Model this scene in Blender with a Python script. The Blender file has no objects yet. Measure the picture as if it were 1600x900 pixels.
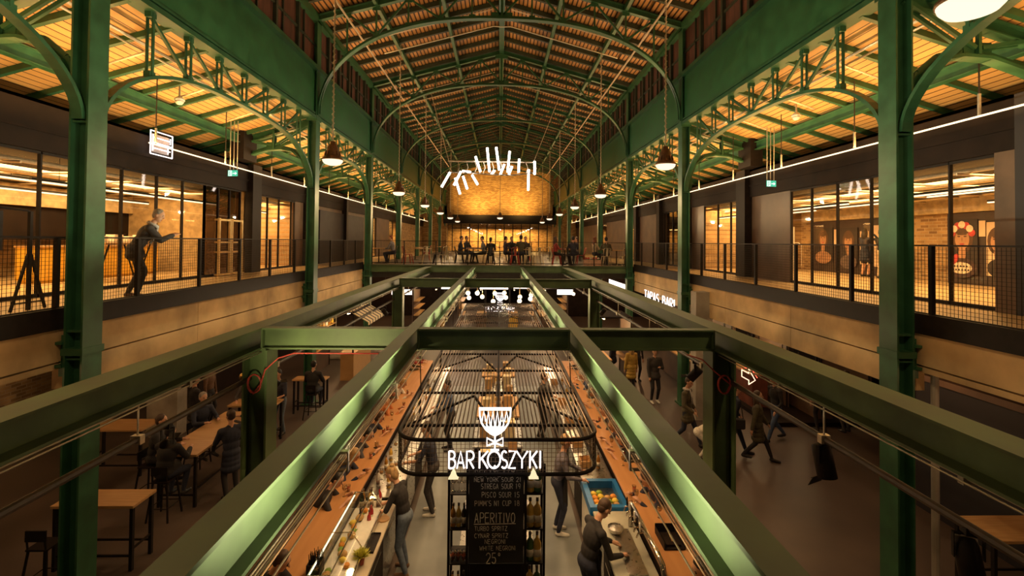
import bpy, bmesh, math, random
import numpy as np
from mathutils import Vector, Matrix, Quaternion
S = bpy.context.scene
COL = S.collection
R = math.radians
# ------------------------------------------------------------------ camera
cam_d = bpy.data.cameras.new('camera')
cam = bpy.data.objects.new('camera', cam_d)
COL.objects.link(cam)
cam_d.sensor_width = 36.0
cam_d.lens = 740.0 / 1600.0 * 36.0
cam_d.shift_y = -85.0 / 1600.0
cam_d.clip_start = 0.05
cam_d.clip_end = 300
EYE = Vector((0, 0, 5.32))
cam.matrix_world = Matrix.Translation(EYE) @ Matrix.Rotation(-R(1.47), 4, 'Z') @ Matrix.Rotation(R(91.0), 4, 'X') @ Matrix.Rotation(R(0.55), 4, 'Z')
S.camera = cam
# ------------------------------------------------------------------ colour management, world
S.view_settings.view_transform = 'Standard'
S.view_settings.look = 'None'
S.view_settings.gamma = 1
S.view_settings.use_curve_mapping = False
S.view_settings.exposure = 0.10
S.cycles.use_denoising = True
S.cycles.max_bounces = 7
S.cycles.diffuse_bounces = 3
S.cycles.glossy_bounces = 3
S.cycles.transmission_bounces = 4
S.cycles.transparent_max_bounces = 14
S.cycles.sample_clamp_indirect = 3.0
S.cycles.sample_clamp_direct = 0.0
S.cycles.caustics_reflective = False
S.cycles.caustics_refractive = False
wd = bpy.data.worlds.new('warm_fill')  # dim warm ambient light, added as fill through the open back
S.world = wd
wd.use_nodes = True
wd.node_tree.nodes['Background'].inputs[0].default_value = (1.0, 0.62, 0.30, 1)
wd.node_tree.nodes['Background'].inputs[1].default_value = 0.022
WARM = (1.0, 0.56, 0.20)
WARM2 = (1.0, 0.66, 0.32)
AMBER = (1.0, 0.48, 0.13)
def area(loc, sx, sy, power, col=WARM, rot=(0, 0, 0), spread=180):
    d = bpy.data.lights.new('area_light', 'AREA')
    d.shape = 'RECTANGLE'; d.size = sx; d.size_y = sy
    d.energy = power; d.color = col; d.spread = R(spread)
    o = bpy.data.objects.new('area_light', d); COL.objects.link(o)
    o.location = loc; o.rotation_euler = rot
    return o
def point(loc, power, col=WARM, rad=0.1):
    d = bpy.data.lights.new('point_light', 'POINT')
    d.energy = power; d.color = col; d.shadow_soft_size = rad
    o = bpy.data.objects.new('point_light', d); COL.objects.link(o); o.location = loc
    return o
def spot(loc, target, power, col=WARM, ang=60, rad=0.06, blend=0.6):
    d = bpy.data.lights.new('spot_light', 'SPOT')
    d.energy = power; d.color = col; d.spot_size = R(ang); d.spot_blend = blend; d.shadow_soft_size = rad
    o = bpy.data.objects.new('spot_light', d); COL.objects.link(o); o.location = loc
    o.rotation_euler = (Vector(target) - Vector(loc)).to_track_quat('-Z', 'Y').to_euler()
    return o
CY = [-1.4, 7.18, 15.65, 22.3, 28.9, 35.45, 42.0, 48.6]      # column lines along the hall
MID = [4.0, 11.5, 19.0, 25.6, 32.2, 38.7, 45.3]
UP = R(180)
# --- suspended uplights of the aisles (along the line of light), unseen area lights added to brighten the nave roof
for s in (-1, 1):
    for (y0, y1) in ((1.0, 7.0), (7.4, 15.4), (15.9, 22.0), (22.6, 28.6), (29.2, 41.5), (42.3, 50)):
        area((s * 7.6, (y0 + y1) / 2, 7.42), 0.06, y1 - y0, 22 * (y1 - y0) * (.75 if y0 < 5 else 1), (1.0, 0.52, 0.15), (UP, 0, 0))
    for (y0, y1) in ((1.0, 7.0), (7.4, 15.4), (15.9, 22.0), (22.6, 28.6), (29.2, 35.2), (36, 50)):
        area((s * 5.0, (y0 + y1) / 2, 10.3), 0.12, y1 - y0, 14 * (y1 - y0), (1.0, 0.54, 0.22), (UP, s * R(-15), 0), 150)
# --- end wall washers
for x in (-2.3, 2.3):
    spot((x, 50.2, 8.5), (x, 53, 11.0), 1500, (1.0, 0.56, 0.14), 130, 0.3, 1.0)
# --- the nave pendants
for s in (-1, 1):
    for i, y in enumerate(MID):
        point((s * 4.05, y, 7.12), (130 if i == 0 else 330 if i < 5 else 240), WARM2, 0.12)
    point((s * 4.05, -3.5, 7.12), 70, WARM2, 0.12)
point((0, 38, 7.1), 240, WARM2, 0.12)
# --- shop interiors: rows of ceiling lights
for s in (-1, 1):
    for (y0, y1, p) in ((2.0, 8.0, 220), (8.2, 15.8, 720), (16.4, 21.8, 620), (30, 36, 500), (37, 46, 500)):
        area((s * 10.6, (y0 + y1) / 2, 6.95), 2.2, y1 - y0, p, (1.0, 0.58, 0.20))
area((0, 55.5, 6.9), 9, 2.5, 1500, (1.0, 0.58, 0.18))
# --- bridge floor
for y in (25.0, 30.0, 35.0, 40, 45, 50):
    for x in (-3.3, 3.3):
        pass
# --- bar lights: bare spots by the cable trays above the counters, unseen fill spots at the canopy
for s in (-1, 1):
    for y in (5.8, 7.4, 9.0, 10.6, 12.2, 13.8, 15.6):
        spot((s * 1.25 - 0.06, y, 3.72), (s * 2.5 - 0.06, y + 0.1, 1.1), 72, (1.0, 0.58, 0.24), 95, 0.05)
        spot((s * 0.95 - 0.06, y + 0.7, 3.72), (s * 1.5 - 0.06, y + 0.7, 0.9), 66, (1.0, 0.68, 0.38), 90, 0.05)
    for y in (2.4, 3.6, 4.8, 7.9, 9.1, 10.3, 11.5, 12.7, 13.8, 16.6, 18.0, 19.4, 20.8):
        spot((s * -0.05 - 0.06, y, 3.92), (s * 1.1 - 0.06, y, 4.40), 380, (1.0, 0.88, 0.54), 68, 0.05, 0.9)  # unseen spots added to brighten the inner beam webs
for y in (6.6, 8.4, 10.2, 12.0, 14.0, 15.8):
    for s in (-1, 1): spot((s * .5, y, 3.06), (s * .35, y, 0.9), 50, (1.0, 0.62, 0.28), 120, 0.05)  # added spots without lamps, brightening the units below the mesh
spot((-2.3, 4.5, 3.45), (-2.2, 6.4, 4.0), 300, (1.0, 0.80, 0.36), 75, 0.06, 1.0)
point((-12.6, 8.2, 3.1), 160, (1.0, 0.60, 0.24), 0.1)
# --- ground level aisles under the galleries
for y, p in ((5.0, 20), (9.0, 30), (12.5, 40), (16, 45), (20, 60), (26, 120), (32, 120)):
    for s in (-1, 1):
        point((s * 7.4, y, 3.2), p, (1.0, 0.52, 0.22), 0.1)
for y in (24, 29, 35):
    for x in (-2.5, 2.5):
        point((x, y, 3.2), 90, (1.0, 0.70, 0.42), 0.1)

# ------------------------------------------------------------------ mesh builder
class MB:
    def __init__(self):
        self.v = []; self.f = []; self.m = []
    def add(self, vs, fs, mi=0):
        b = len(self.v)
        self.v.extend([tuple(p) for p in vs])
        self.f.extend([tuple(i + b for i in f) for f in fs])
        self.m.extend([mi] * len(fs))
        return self
    def box(self, x0, x1, y0, y1, z0, z1, mi=0):
        v = [(x0, y0, z0), (x1, y0, z0), (x1, y1, z0), (x0, y1, z0), (x0, y0, z1), (x1, y0, z1), (x1, y1, z1), (x0, y1, z1)]
        return self.add(v, [(0, 3, 2, 1), (4, 5, 6, 7), (0, 1, 5, 4), (1, 2, 6, 5), (2, 3, 7, 6), (3, 0, 4, 7)], mi)
    def cbox(self, c, s, mi=0):
        return self.box(c[0] - s[0] / 2, c[0] + s[0] / 2, c[1] - s[1] / 2, c[1] + s[1] / 2, c[2] - s[2] / 2, c[2] + s[2] / 2, mi)
    def rbox(self, x0, x1, y0, y1, z0, z1, b=0.02, mi=0):      # box with chamfered vertical edges and top
        def ring(i, z):
            return [(x0 + i + b, y0 + i, z), (x1 - i - b, y0 + i, z), (x1 - i, y0 + i + b, z), (x1 - i, y1 - i - b, z),
                    (x1 - i - b, y1 - i, z), (x0 + i + b, y1 - i, z), (x0 + i, y1 - i - b, z), (x0 + i, y0 + i + b, z)]
        vs = ring(b * .5, z0) + ring(0, z0 + b * .5) + ring(0, z1 - b * .5) + ring(b * .5, z1)
        fs = [tuple(range(7, -1, -1)), tuple(range(24, 32))]
        for k in range(3):
            for i in range(8):
                j = (i + 1) % 8
                fs.append((k * 8 + i, k * 8 + j, k * 8 + 8 + j, k * 8 + 8 + i))
        return self.add(vs, fs, mi)
    def bar(self, p, q, w, h, up=(0, 0, 1), mi=0):             # rectangular bar from p to q
        p = Vector(p); q = Vector(q); d = (q - p).normalized(); u = Vector(up)
        if abs(d.dot(u)) > 0.98: u = Vector((0, 1, 0))
        sd = d.cross(u).normalized(); u = sd.cross(d).normalized()
        a = sd * (w / 2); b = u * (h / 2)
        vs = [p - a - b, p + a - b, p + a + b, p - a + b, q - a - b, q + a - b, q + a + b, q - a + b]
        return self.add(vs, [(0, 3, 2, 1), (4, 5, 6, 7), (0, 1, 5, 4), (1, 2, 6, 5), (2, 3, 7, 6), (3, 0, 4, 7)][:] , mi)
    def tube(self, pts, r, n=8, mi=0, closed=False, cap=True):
        pts = [Vector(p) for p in pts]
        N = len(pts)
        rs = r if isinstance(r, (list, tuple)) else [r] * N
        vs = []; fs = []
        prev = None
        for i, p in enumerate(pts):
            if closed: d = pts[(i + 1) % N] - pts[i - 1]
            else: d = pts[min(i + 1, N - 1)] - pts[max(i - 1, 0)]
            if d.length < 1e-9: d = Vector((0, 0, 1))
            d.normalize()
            if prev is None:
                a = Vector((0, 0, 1)) if abs(d.z) < 0.9 else Vector((1, 0, 0))
                u = d.cross(a).normalized()
            else:
                u = prev - d * prev.dot(d)
                u = u.normalized() if u.length > 1e-6 else d.orthogonal().normalized()
            prev = u
            w = d.cross(u)
            for k in range(n):
                t = 2 * math.pi * k / n
                vs.append(p + (u * math.cos(t) + w * math.sin(t)) * rs[i])
        M = N if closed else N - 1
        for i in range(M):
            for k in range(n):
                a = i * n + k; b = i * n + (k + 1) % n
                c = ((i + 1) % N) * n + (k + 1) % n; d_ = ((i + 1) % N) * n + k
                fs.append((a, b, c, d_))
        if cap and not closed:
            fs.append(tuple(range(n - 1, -1, -1)))
            fs.append(tuple(range((N - 1) * n, N * n)))
        return self.add(vs, fs, mi)
    def lathe(self, prof, c=(0, 0, 0), n=20, mi=0, ax='z'):    # prof: list of (r, z)
        vs = []; fs = []
        for (r, z) in prof:
            for k in range(n):
                t = 2 * math.pi * k / n
                a, b = r * math.cos(t), r * math.sin(t)
                vs.append({'z': (c[0] + a, c[1] + b, c[2] + z), 'y': (c[0] + a, c[1] + z, c[2] - b), 'x': (c[0] + z, c[1] + a, c[2] + b)}[ax])
        for i in range(len(prof) - 1):
            for k in range(n):
                j = (k + 1) % n
                fs.append((i * n + k, i * n + j, (i + 1) * n + j, (i + 1) * n + k))
        if prof[0][0] > 1e-4: fs.append(tuple(range(n - 1, -1, -1)))
        if prof[-1][0] > 1e-4: fs.append(tuple(range((len(prof) - 1) * n, len(prof) * n)))
        return self.add(vs, fs, mi)
    def ball(self, c, r, n=10, m=7, mi=0):
        r = r if isinstance(r, (tuple, list)) else (r, r, r)
        vs = [(c[0], c[1], c[2] - r[2])]
        for i in range(1, m):
            a = math.pi * i / m
            for k in range(n):
                t = 2 * math.pi * k / n
                vs.append((c[0] + r[0] * math.sin(a) * math.cos(t), c[1] + r[1] * math.sin(a) * math.sin(t), c[2] - r[2] * math.cos(a)))
        vs.append((c[0], c[1], c[2] + r[2]))
        fs = []
        for k in range(n):
            j = (k + 1) % n
            fs.append((0, 1 + j, 1 + k))
            fs.append((len(vs) - 1, 1 + (m - 2) * n + k, 1 + (m - 2) * n + j))
        for i in range(m - 2):
            for k in range(n):
                j = (k + 1) % n
                fs.append((1 + i * n + k, 1 + i * n + j, 1 + (i + 1) * n + j, 1 + (i + 1) * n + k))
        return self.add(vs, fs, mi)
    def poly(self, pts, dvec, mi=0):                           # flat outline swept by dvec
        n = len(pts); d = Vector(dvec)
        vs = [Vector(p) for p in pts] + [Vector(p) + d for p in pts]
        fs = [tuple(range(n - 1, -1, -1)), tuple(range(n, 2 * n))]
        for i in range(n):
            j = (i + 1) % n
            fs.append((i, j, n + j, n + i))
        return self.add(vs, fs, mi)
    def ibeam(self, p, q, w, h, tf=0.02, tw=0.015, mi=0):      # I section, flanges horizontal, p-q along the centre line
        p = Vector(p); q = Vector(q); z = Vector((0, 0, 1))
        self.bar(p + z * (h / 2 - tf / 2), q + z * (h / 2 - tf / 2), w, tf, mi=mi)
        self.bar(p - z * (h / 2 - tf / 2), q - z * (h / 2 - tf / 2), w, tf, mi=mi)
        self.bar(p, q, tw, h - 2 * tf, mi=mi)
        return self
    def xf(self, M):
        self.v = [tuple(M @ Vector(p)) for p in self.v]
        return self
    def build(self, name, mats, parent=None, smooth=False, loc=None, fix=True):
        me = bpy.data.meshes.new(name)
        me.from_pydata(self.v, [], self.f)
        mats = mats if isinstance(mats, (list, tuple)) else [mats]
        for m in mats: me.materials.append(m)
        if len(mats) > 1: me.polygons.foreach_set('material_index', self.m)
        if smooth: me.polygons.foreach_set('use_smooth', [True] * len(me.polygons))
        if fix:
            bm = bmesh.new(); bm.from_mesh(me)
            bmesh.ops.recalc_face_normals(bm, faces=bm.faces)
            bm.to_mesh(me); bm.free()
        o = bpy.data.objects.new(name, me)
        COL.objects.link(o)
        if parent is not None: o.parent = parent
        if loc is not None: o.location = loc
        return o
def tag(o, label=None, cat=None, group=None, kind=None):
    if label: o['label'] = label
    if cat: o['category'] = cat
    if group: o['group'] = group
    if kind: o['kind'] = kind
    return o
def struct(o):
    o['kind'] = 'structure'; return o
def thing(name, label, cat, loc=(0, 0, 0), rz=0.0, group=None):
    o = bpy.data.objects.new(name, None); COL.objects.link(o)
    o.location = loc; o.rotation_euler = (0, 0, rz)
    return tag(o, label, cat, group)
def dup(root, loc, rz=0.0, label=None, group=None):
    r = root.copy(); COL.objects.link(r); r.location = loc; r.rotation_euler = (0, 0, rz)
    if label: r['label'] = label
    if group: r['group'] = group
    for ch in list(root.children):
        c = ch.copy(); COL.objects.link(c); c.parent = r
        for g in ch.children:
            d = g.copy(); COL.objects.link(d); d.parent = c
    return r

# ------------------------------------------------------------------ materials
def mat(name, col, rough=0.5, metal=0.0, nscale=6.0, namt=0.12, bump=0.0, emit=None, estr=0.0, spec=0.5, col2=None, detail=4.0, rvar=0.1, stretch=(1, 1, 1)):
    m = bpy.data.materials.new(name); m.use_nodes = True
    nt = m.node_tree; N = nt.nodes; L = nt.links
    b = N['Principled BSDF']
    b.inputs['Roughness'].default_value = rough; b.inputs['Metallic'].default_value = metal
    b.inputs['Specular IOR Level'].default_value = spec
    c = tuple(col) + (1,)
    tc = N.new('ShaderNodeTexCoord'); mp = N.new('ShaderNodeMapping'); mp.inputs['Scale'].default_value = stretch
    L.new(tc.outputs['Object'], mp.inputs[0])
    no = N.new('ShaderNodeTexNoise'); no.inputs['Scale'].default_value = nscale; no.inputs['Detail'].default_value = detail
    L.new(mp.outputs[0], no.inputs['Vector'])
    mx = N.new('ShaderNodeMix'); mx.data_type = 'RGBA'
    d = tuple(col2) + (1,) if col2 else tuple(max(0, x * (1 - 2.2 * namt)) for x in col) + (1,)
    e = c if col2 else tuple(min(1, x * (1 + 1.6 * namt)) for x in col) + (1,)
    mx.inputs[6].default_value = d; mx.inputs[7].default_value = e
    rp = N.new('ShaderNodeValToRGB'); rp.color_ramp.elements[0].position = 0.32; rp.color_ramp.elements[1].position = 0.68
    L.new(no.outputs[0], rp.inputs[0]); L.new(rp.outputs[0], mx.inputs[0]); L.new(mx.outputs[2], b.inputs['Base Color'])
    if rvar:
        mr = N.new('ShaderNodeMapRange'); mr.inputs[3].default_value = max(0.02, rough - rvar); mr.inputs[4].default_value = min(1, rough + rvar)
        L.new(no.outputs[0], mr.inputs[0]); L.new(mr.outputs[0], b.inputs['Roughness'])
    if bump:
        bp = N.new('ShaderNodeBump'); bp.inputs['Strength'].default_value = bump; bp.inputs['Distance'].default_value = 0.02
        L.new(no.outputs[0], bp.inputs['Height']); L.new(bp.outputs[0], b.inputs['Normal'])
    if emit:
        b.inputs['Emission Color'].default_value = tuple(emit) + (1,); b.inputs['Emission Strength'].default_value = estr
    return m
def emat(name, col, st):
    m = bpy.data.materials.new(name); m.use_nodes = True
    nt = m.node_tree; nt.nodes.remove(nt.nodes['Principled BSDF'])
    e = nt.nodes.new('ShaderNodeEmission'); e.inputs[0].default_value = tuple(col) + (1,); e.inputs[1].default_value = st
    nt.links.new(e.outputs[0], nt.nodes['Material Output'].inputs[0])
    return m
def glassmat(name, tint=(1, 1, 1), refl=0.10, rough=0.02):
    m = bpy.data.materials.new(name); m.use_nodes = True
    nt = m.node_tree; nt.nodes.remove(nt.nodes['Principled BSDF'])
    t = nt.nodes.new('ShaderNodeBsdfTransparent'); t.inputs[0].default_value = tuple(tint) + (1,)
    g = nt.nodes.new('ShaderNodeBsdfGlossy'); g.inputs['Roughness'].default_value = rough
    lw = nt.nodes.new('ShaderNodeLayerWeight'); lw.inputs[0].default_value = 0.5
    pw = nt.nodes.new('ShaderNodeMath'); pw.operation = 'POWER'; pw.inputs[1].default_value = 4.0
    mth = nt.nodes.new('ShaderNodeMath'); mth.operation = 'MULTIPLY_ADD'; mth.inputs[1].default_value = 0.9; mth.inputs[2].default_value = refl * 0.25
    mx = nt.nodes.new('ShaderNodeMixShader')
    nt.links.new(lw.outputs['Facing'], pw.inputs[0]); nt.links.new(pw.outputs[0], mth.inputs[0]); nt.links.new(mth.outputs[0], mx.inputs[0])
    nt.links.new(t.outputs[0], mx.inputs[1]); nt.links.new(g.outputs[0], mx.inputs[2])
    nt.links.new(mx.outputs[0], nt.nodes['Material Output'].inputs[0])
    return m
def plankmat(name, col, dark, pitch, gap, axis='X', rough=0.6, var=0.25):
    m = bpy.data.materials.new(name); m.use_nodes = True
    nt = m.node_tree; N = nt.nodes; L = nt.links; b = N['Principled BSDF']; b.inputs['Roughness'].default_value = rough
    tc = N.new('ShaderNodeTexCoord'); sp = N.new('ShaderNodeSeparateXYZ'); L.new(tc.outputs['Object'], sp.inputs[0])
    dv = N.new('ShaderNodeMath'); dv.operation = 'DIVIDE'; dv.inputs[1].default_value = pitch; L.new(sp.outputs[axis], dv.inputs[0])
    fr = N.new('ShaderNodeMath'); fr.operation = 'FRACT'; L.new(dv.outputs[0], fr.inputs[0])
    fl = N.new('ShaderNodeMath'); fl.operation = 'FLOOR'; L.new(dv.outputs[0], fl.inputs[0])
    wn = N.new('ShaderNodeTexWhiteNoise'); wn.noise_dimensions = '1D'; L.new(fl.outputs[0], wn.inputs['W'])
    lt = N.new('ShaderNodeMath'); lt.operation = 'LESS_THAN'; lt.inputs[1].default_value = gap; L.new(fr.outputs[0], lt.inputs[0])
    no = N.new('ShaderNodeTexNoise'); no.inputs['Scale'].default_value = 3.0; no.inputs['Detail'].default_value = 6
    mp = N.new('ShaderNodeMapping'); mp.inputs['Scale'].default_value = (12, 0.6, 1) if axis == 'X' else (0.6, 12, 1)
    L.new(tc.outputs['Object'], mp.inputs[0]); L.new(mp.outputs[0], no.inputs['Vector'])
    ad = N.new('ShaderNodeMath'); ad.operation = 'ADD'; L.new(wn.outputs[0], ad.inputs[0]); L.new(no.outputs[0], ad.inputs[1])
    hf = N.new('ShaderNodeMath'); hf.operation = 'MULTIPLY'; hf.inputs[1].default_value = 0.5; L.new(ad.outputs[0], hf.inputs[0])
    mx = N.new('ShaderNodeMix'); mx.data_type = 'RGBA'
    mx.inputs[6].default_value = tuple(c * (1 - var) for c in col) + (1,); mx.inputs[7].default_value = tuple(min(1, c * (1 + var)) for c in col) + (1,)
    L.new(hf.outputs[0], mx.inputs[0])
    m2 = N.new('ShaderNodeMix'); m2.data_type = 'RGBA'; m2.inputs[7].default_value = tuple(dark) + (1,)
    L.new(lt.outputs[0], m2.inputs[0]); L.new(mx.outputs[2], m2.inputs[6]); L.new(m2.outputs[2], b.inputs['Base Color'])
    bp = N.new('ShaderNodeBump'); bp.inputs['Strength'].default_value = 0.6; bp.inputs['Distance'].default_value = 0.02; bp.invert = True
    L.new(lt.outputs[0], bp.inputs['Height']); L.new(bp.outputs[0], b.inputs['Normal'])
    return m
def brickmat(name, c1, c2, mortar, plane='YZ', bw=0.26, bh=0.08, rough=0.8):
    m = bpy.data.materials.new(name); m.use_nodes = True
    nt = m.node_tree; N = nt.nodes; L = nt.links; b = N['Principled BSDF']; b.inputs['Roughness'].default_value = rough
    tc = N.new('ShaderNodeTexCoord'); sp = N.new('ShaderNodeSeparateXYZ'); L.new(tc.outputs['Object'], sp.inputs[0])
    cb = N.new('ShaderNodeCombineXYZ'); L.new(sp.outputs[plane[0]], cb.inputs[0]); L.new(sp.outputs[plane[1]], cb.inputs[1])
    bt = N.new('ShaderNodeTexBrick'); bt.inputs['Scale'].default_value = 1.0
    bt.inputs['Color1'].default_value = tuple(c1) + (1,); bt.inputs['Color2'].default_value = tuple(c2) + (1,); bt.inputs['Mortar'].default_value = tuple(mortar) + (1,)
    bt.inputs['Brick Width'].default_value = bw; bt.inputs['Row Height'].default_value = bh; bt.inputs['Mortar Size'].default_value = 0.012; bt.inputs['Bias'].default_value = -0.1
    L.new(cb.outputs[0], bt.inputs['Vector'])
    no = N.new('ShaderNodeTexNoise'); no.inputs['Scale'].default_value = 2.5; no.inputs['Detail'].default_value = 6; L.new(tc.outputs['Object'], no.inputs['Vector'])
    mx = N.new('ShaderNodeMix'); mx.data_type = 'RGBA'; mx.blend_type = 'OVERLAY'; mx.inputs[0].default_value = 0.55
    L.new(bt.outputs[0], mx.inputs[6]); L.new(no.outputs[0], mx.inputs[7]); L.new(mx.outputs[2], b.inputs['Base Color'])
    bp = N.new('ShaderNodeBump'); bp.inputs['Strength'].default_value = 0.5; bp.inputs['Distance'].default_value = 0.01; bp.invert = True
    L.new(bt.outputs['Fac'], bp.inputs['Height']); L.new(bp.outputs[0], b.inputs['Normal'])
    return m
M = {}
M['green'] = mat('green_paint', (0.030, 0.108, 0.050), 0.42, 0, 3.0, 0.12, 0.05)
M['green_grid'] = mat('green_paint_worn', (0.058, 0.096, 0.038), 0.58, 0, 2.2, 0.16, 0.08)
M['black'] = mat('black_steel', (0.014, 0.010, 0.009), 0.55, 0, 8, 0.15, spec=0.2)
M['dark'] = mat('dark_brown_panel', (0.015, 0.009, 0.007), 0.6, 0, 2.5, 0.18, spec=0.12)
M['concrete'] = mat('cast_concrete', (0.54, 0.36, 0.175), 0.8, 0, 1.3, 0.16, 0.15, detail=9)
M['concrete2'] = mat('grey_concrete', (0.36, 0.32, 0.27), 0.8, 0, 1.6, 0.15, 0.15, detail=8)
M['floor'] = mat('polished_floor', (0.085, 0.062, 0.050), 0.42, 0, 0.7, 0.14, 0.02, detail=9, rvar=0.12)
M['barfloor'] = mat('grey_bar_floor', (0.17, 0.18, 0.175), 0.45, 0, 1.2, 0.10, detail=8)
M['gallery'] = mat('gallery_floor_oak', (0.44, 0.31, 0.16), 0.35, 0, 2.0, 0.12, col2=(0.55, 0.40, 0.22), stretch=(0.8, 6, 1))
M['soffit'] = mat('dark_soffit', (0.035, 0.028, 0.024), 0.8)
M['roofplank'] = plankmat('nave_roof_boards', (0.47, 0.255, 0.085), (0.035, 0.018, 0.010), 0.155, 0.34, 'X', 0.6, 0.3)
M['aisleplank'] = plankmat('aisle_roof_boards', (0.60, 0.34, 0.115), (0.10, 0.045, 0.014), 0.155, 0.14, 'X', 0.55, 0.16)
M['brickend'] = brickmat('end_wall_brick', (0.56, 0.36, 0.14), (0.30, 0.16, 0.06), (0.12, 0.07, 0.035), 'XZ', .30, .10)
M['brickside'] = brickmat('side_wall_brick', (0.46, 0.30, 0.14), (0.20, 0.11, 0.05), (0.42, 0.32, 0.20), 'YZ', .30, .10)
M['fascia'] = mat('fascia_green', (0.028, 0.128, 0.052), 0.45, 0, 3.0, 0.10, 0.03)
M['shutter'] = mat('curtain_dark_red', (0.075, 0.030, 0.022), 0.7, 0, 10, 0.25, stretch=(1, 1, 0.1))
M['glass'] = glassmat('window_glass', (0.97, 0.95, 0.92), 0.12)
M['wood'] = mat('counter_wood', (0.42, 0.195, 0.070), 0.42, 0, 2.0, 0.16, col2=(0.48, 0.235, 0.09), stretch=(5, 0.5, 1))
M['tablewood'] = mat('table_oak', (0.42, 0.235, 0.09), 0.45, 0, 3.0, 0.16, col2=(0.52, 0.30, 0.125), stretch=(0.7, 9, 1))
M['steel'] = mat('brushed_steel', (0.55, 0.53, 0.50), 0.3, 1.0, 20, 0.06)
M['chrome'] = mat('polished_chrome', (0.75, 0.70, 0.62), 0.14, 1.0, 20, 0.03)
M['brass'] = mat('brass', (0.70, 0.48, 0.20), 0.22, 1.0, 20, 0.05)
M['conduit'] = mat('galvanised_conduit', (0.62, 0.54, 0.42), 0.38, 0.6, 20, 0.06)
M['white'] = mat('white_paint', (0.75, 0.72, 0.66), 0.5, 0, 8, 0.04)
M['red'] = mat('red_paint', (0.55, 0.045, 0.035), 0.45, 0, 8, 0.06)
M['yellow'] = mat('yellow_panel', (0.72, 0.42, 0.045), 0.5, 0, 3, 0.06)
M['led'] = emat('led_line', (1.0, 0.74, 0.42), 2.6)
M['neon'] = emat('white_neon', (1.0, 0.86, 0.80), 2.6)
M['bowl'] = emat('lamp_bowl_glow', (1.0, 0.80, 0.52), 1.5)
M['tubelight'] = emat('tube_glow', (1.0, 0.84, 0.72), 9.0)
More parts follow.
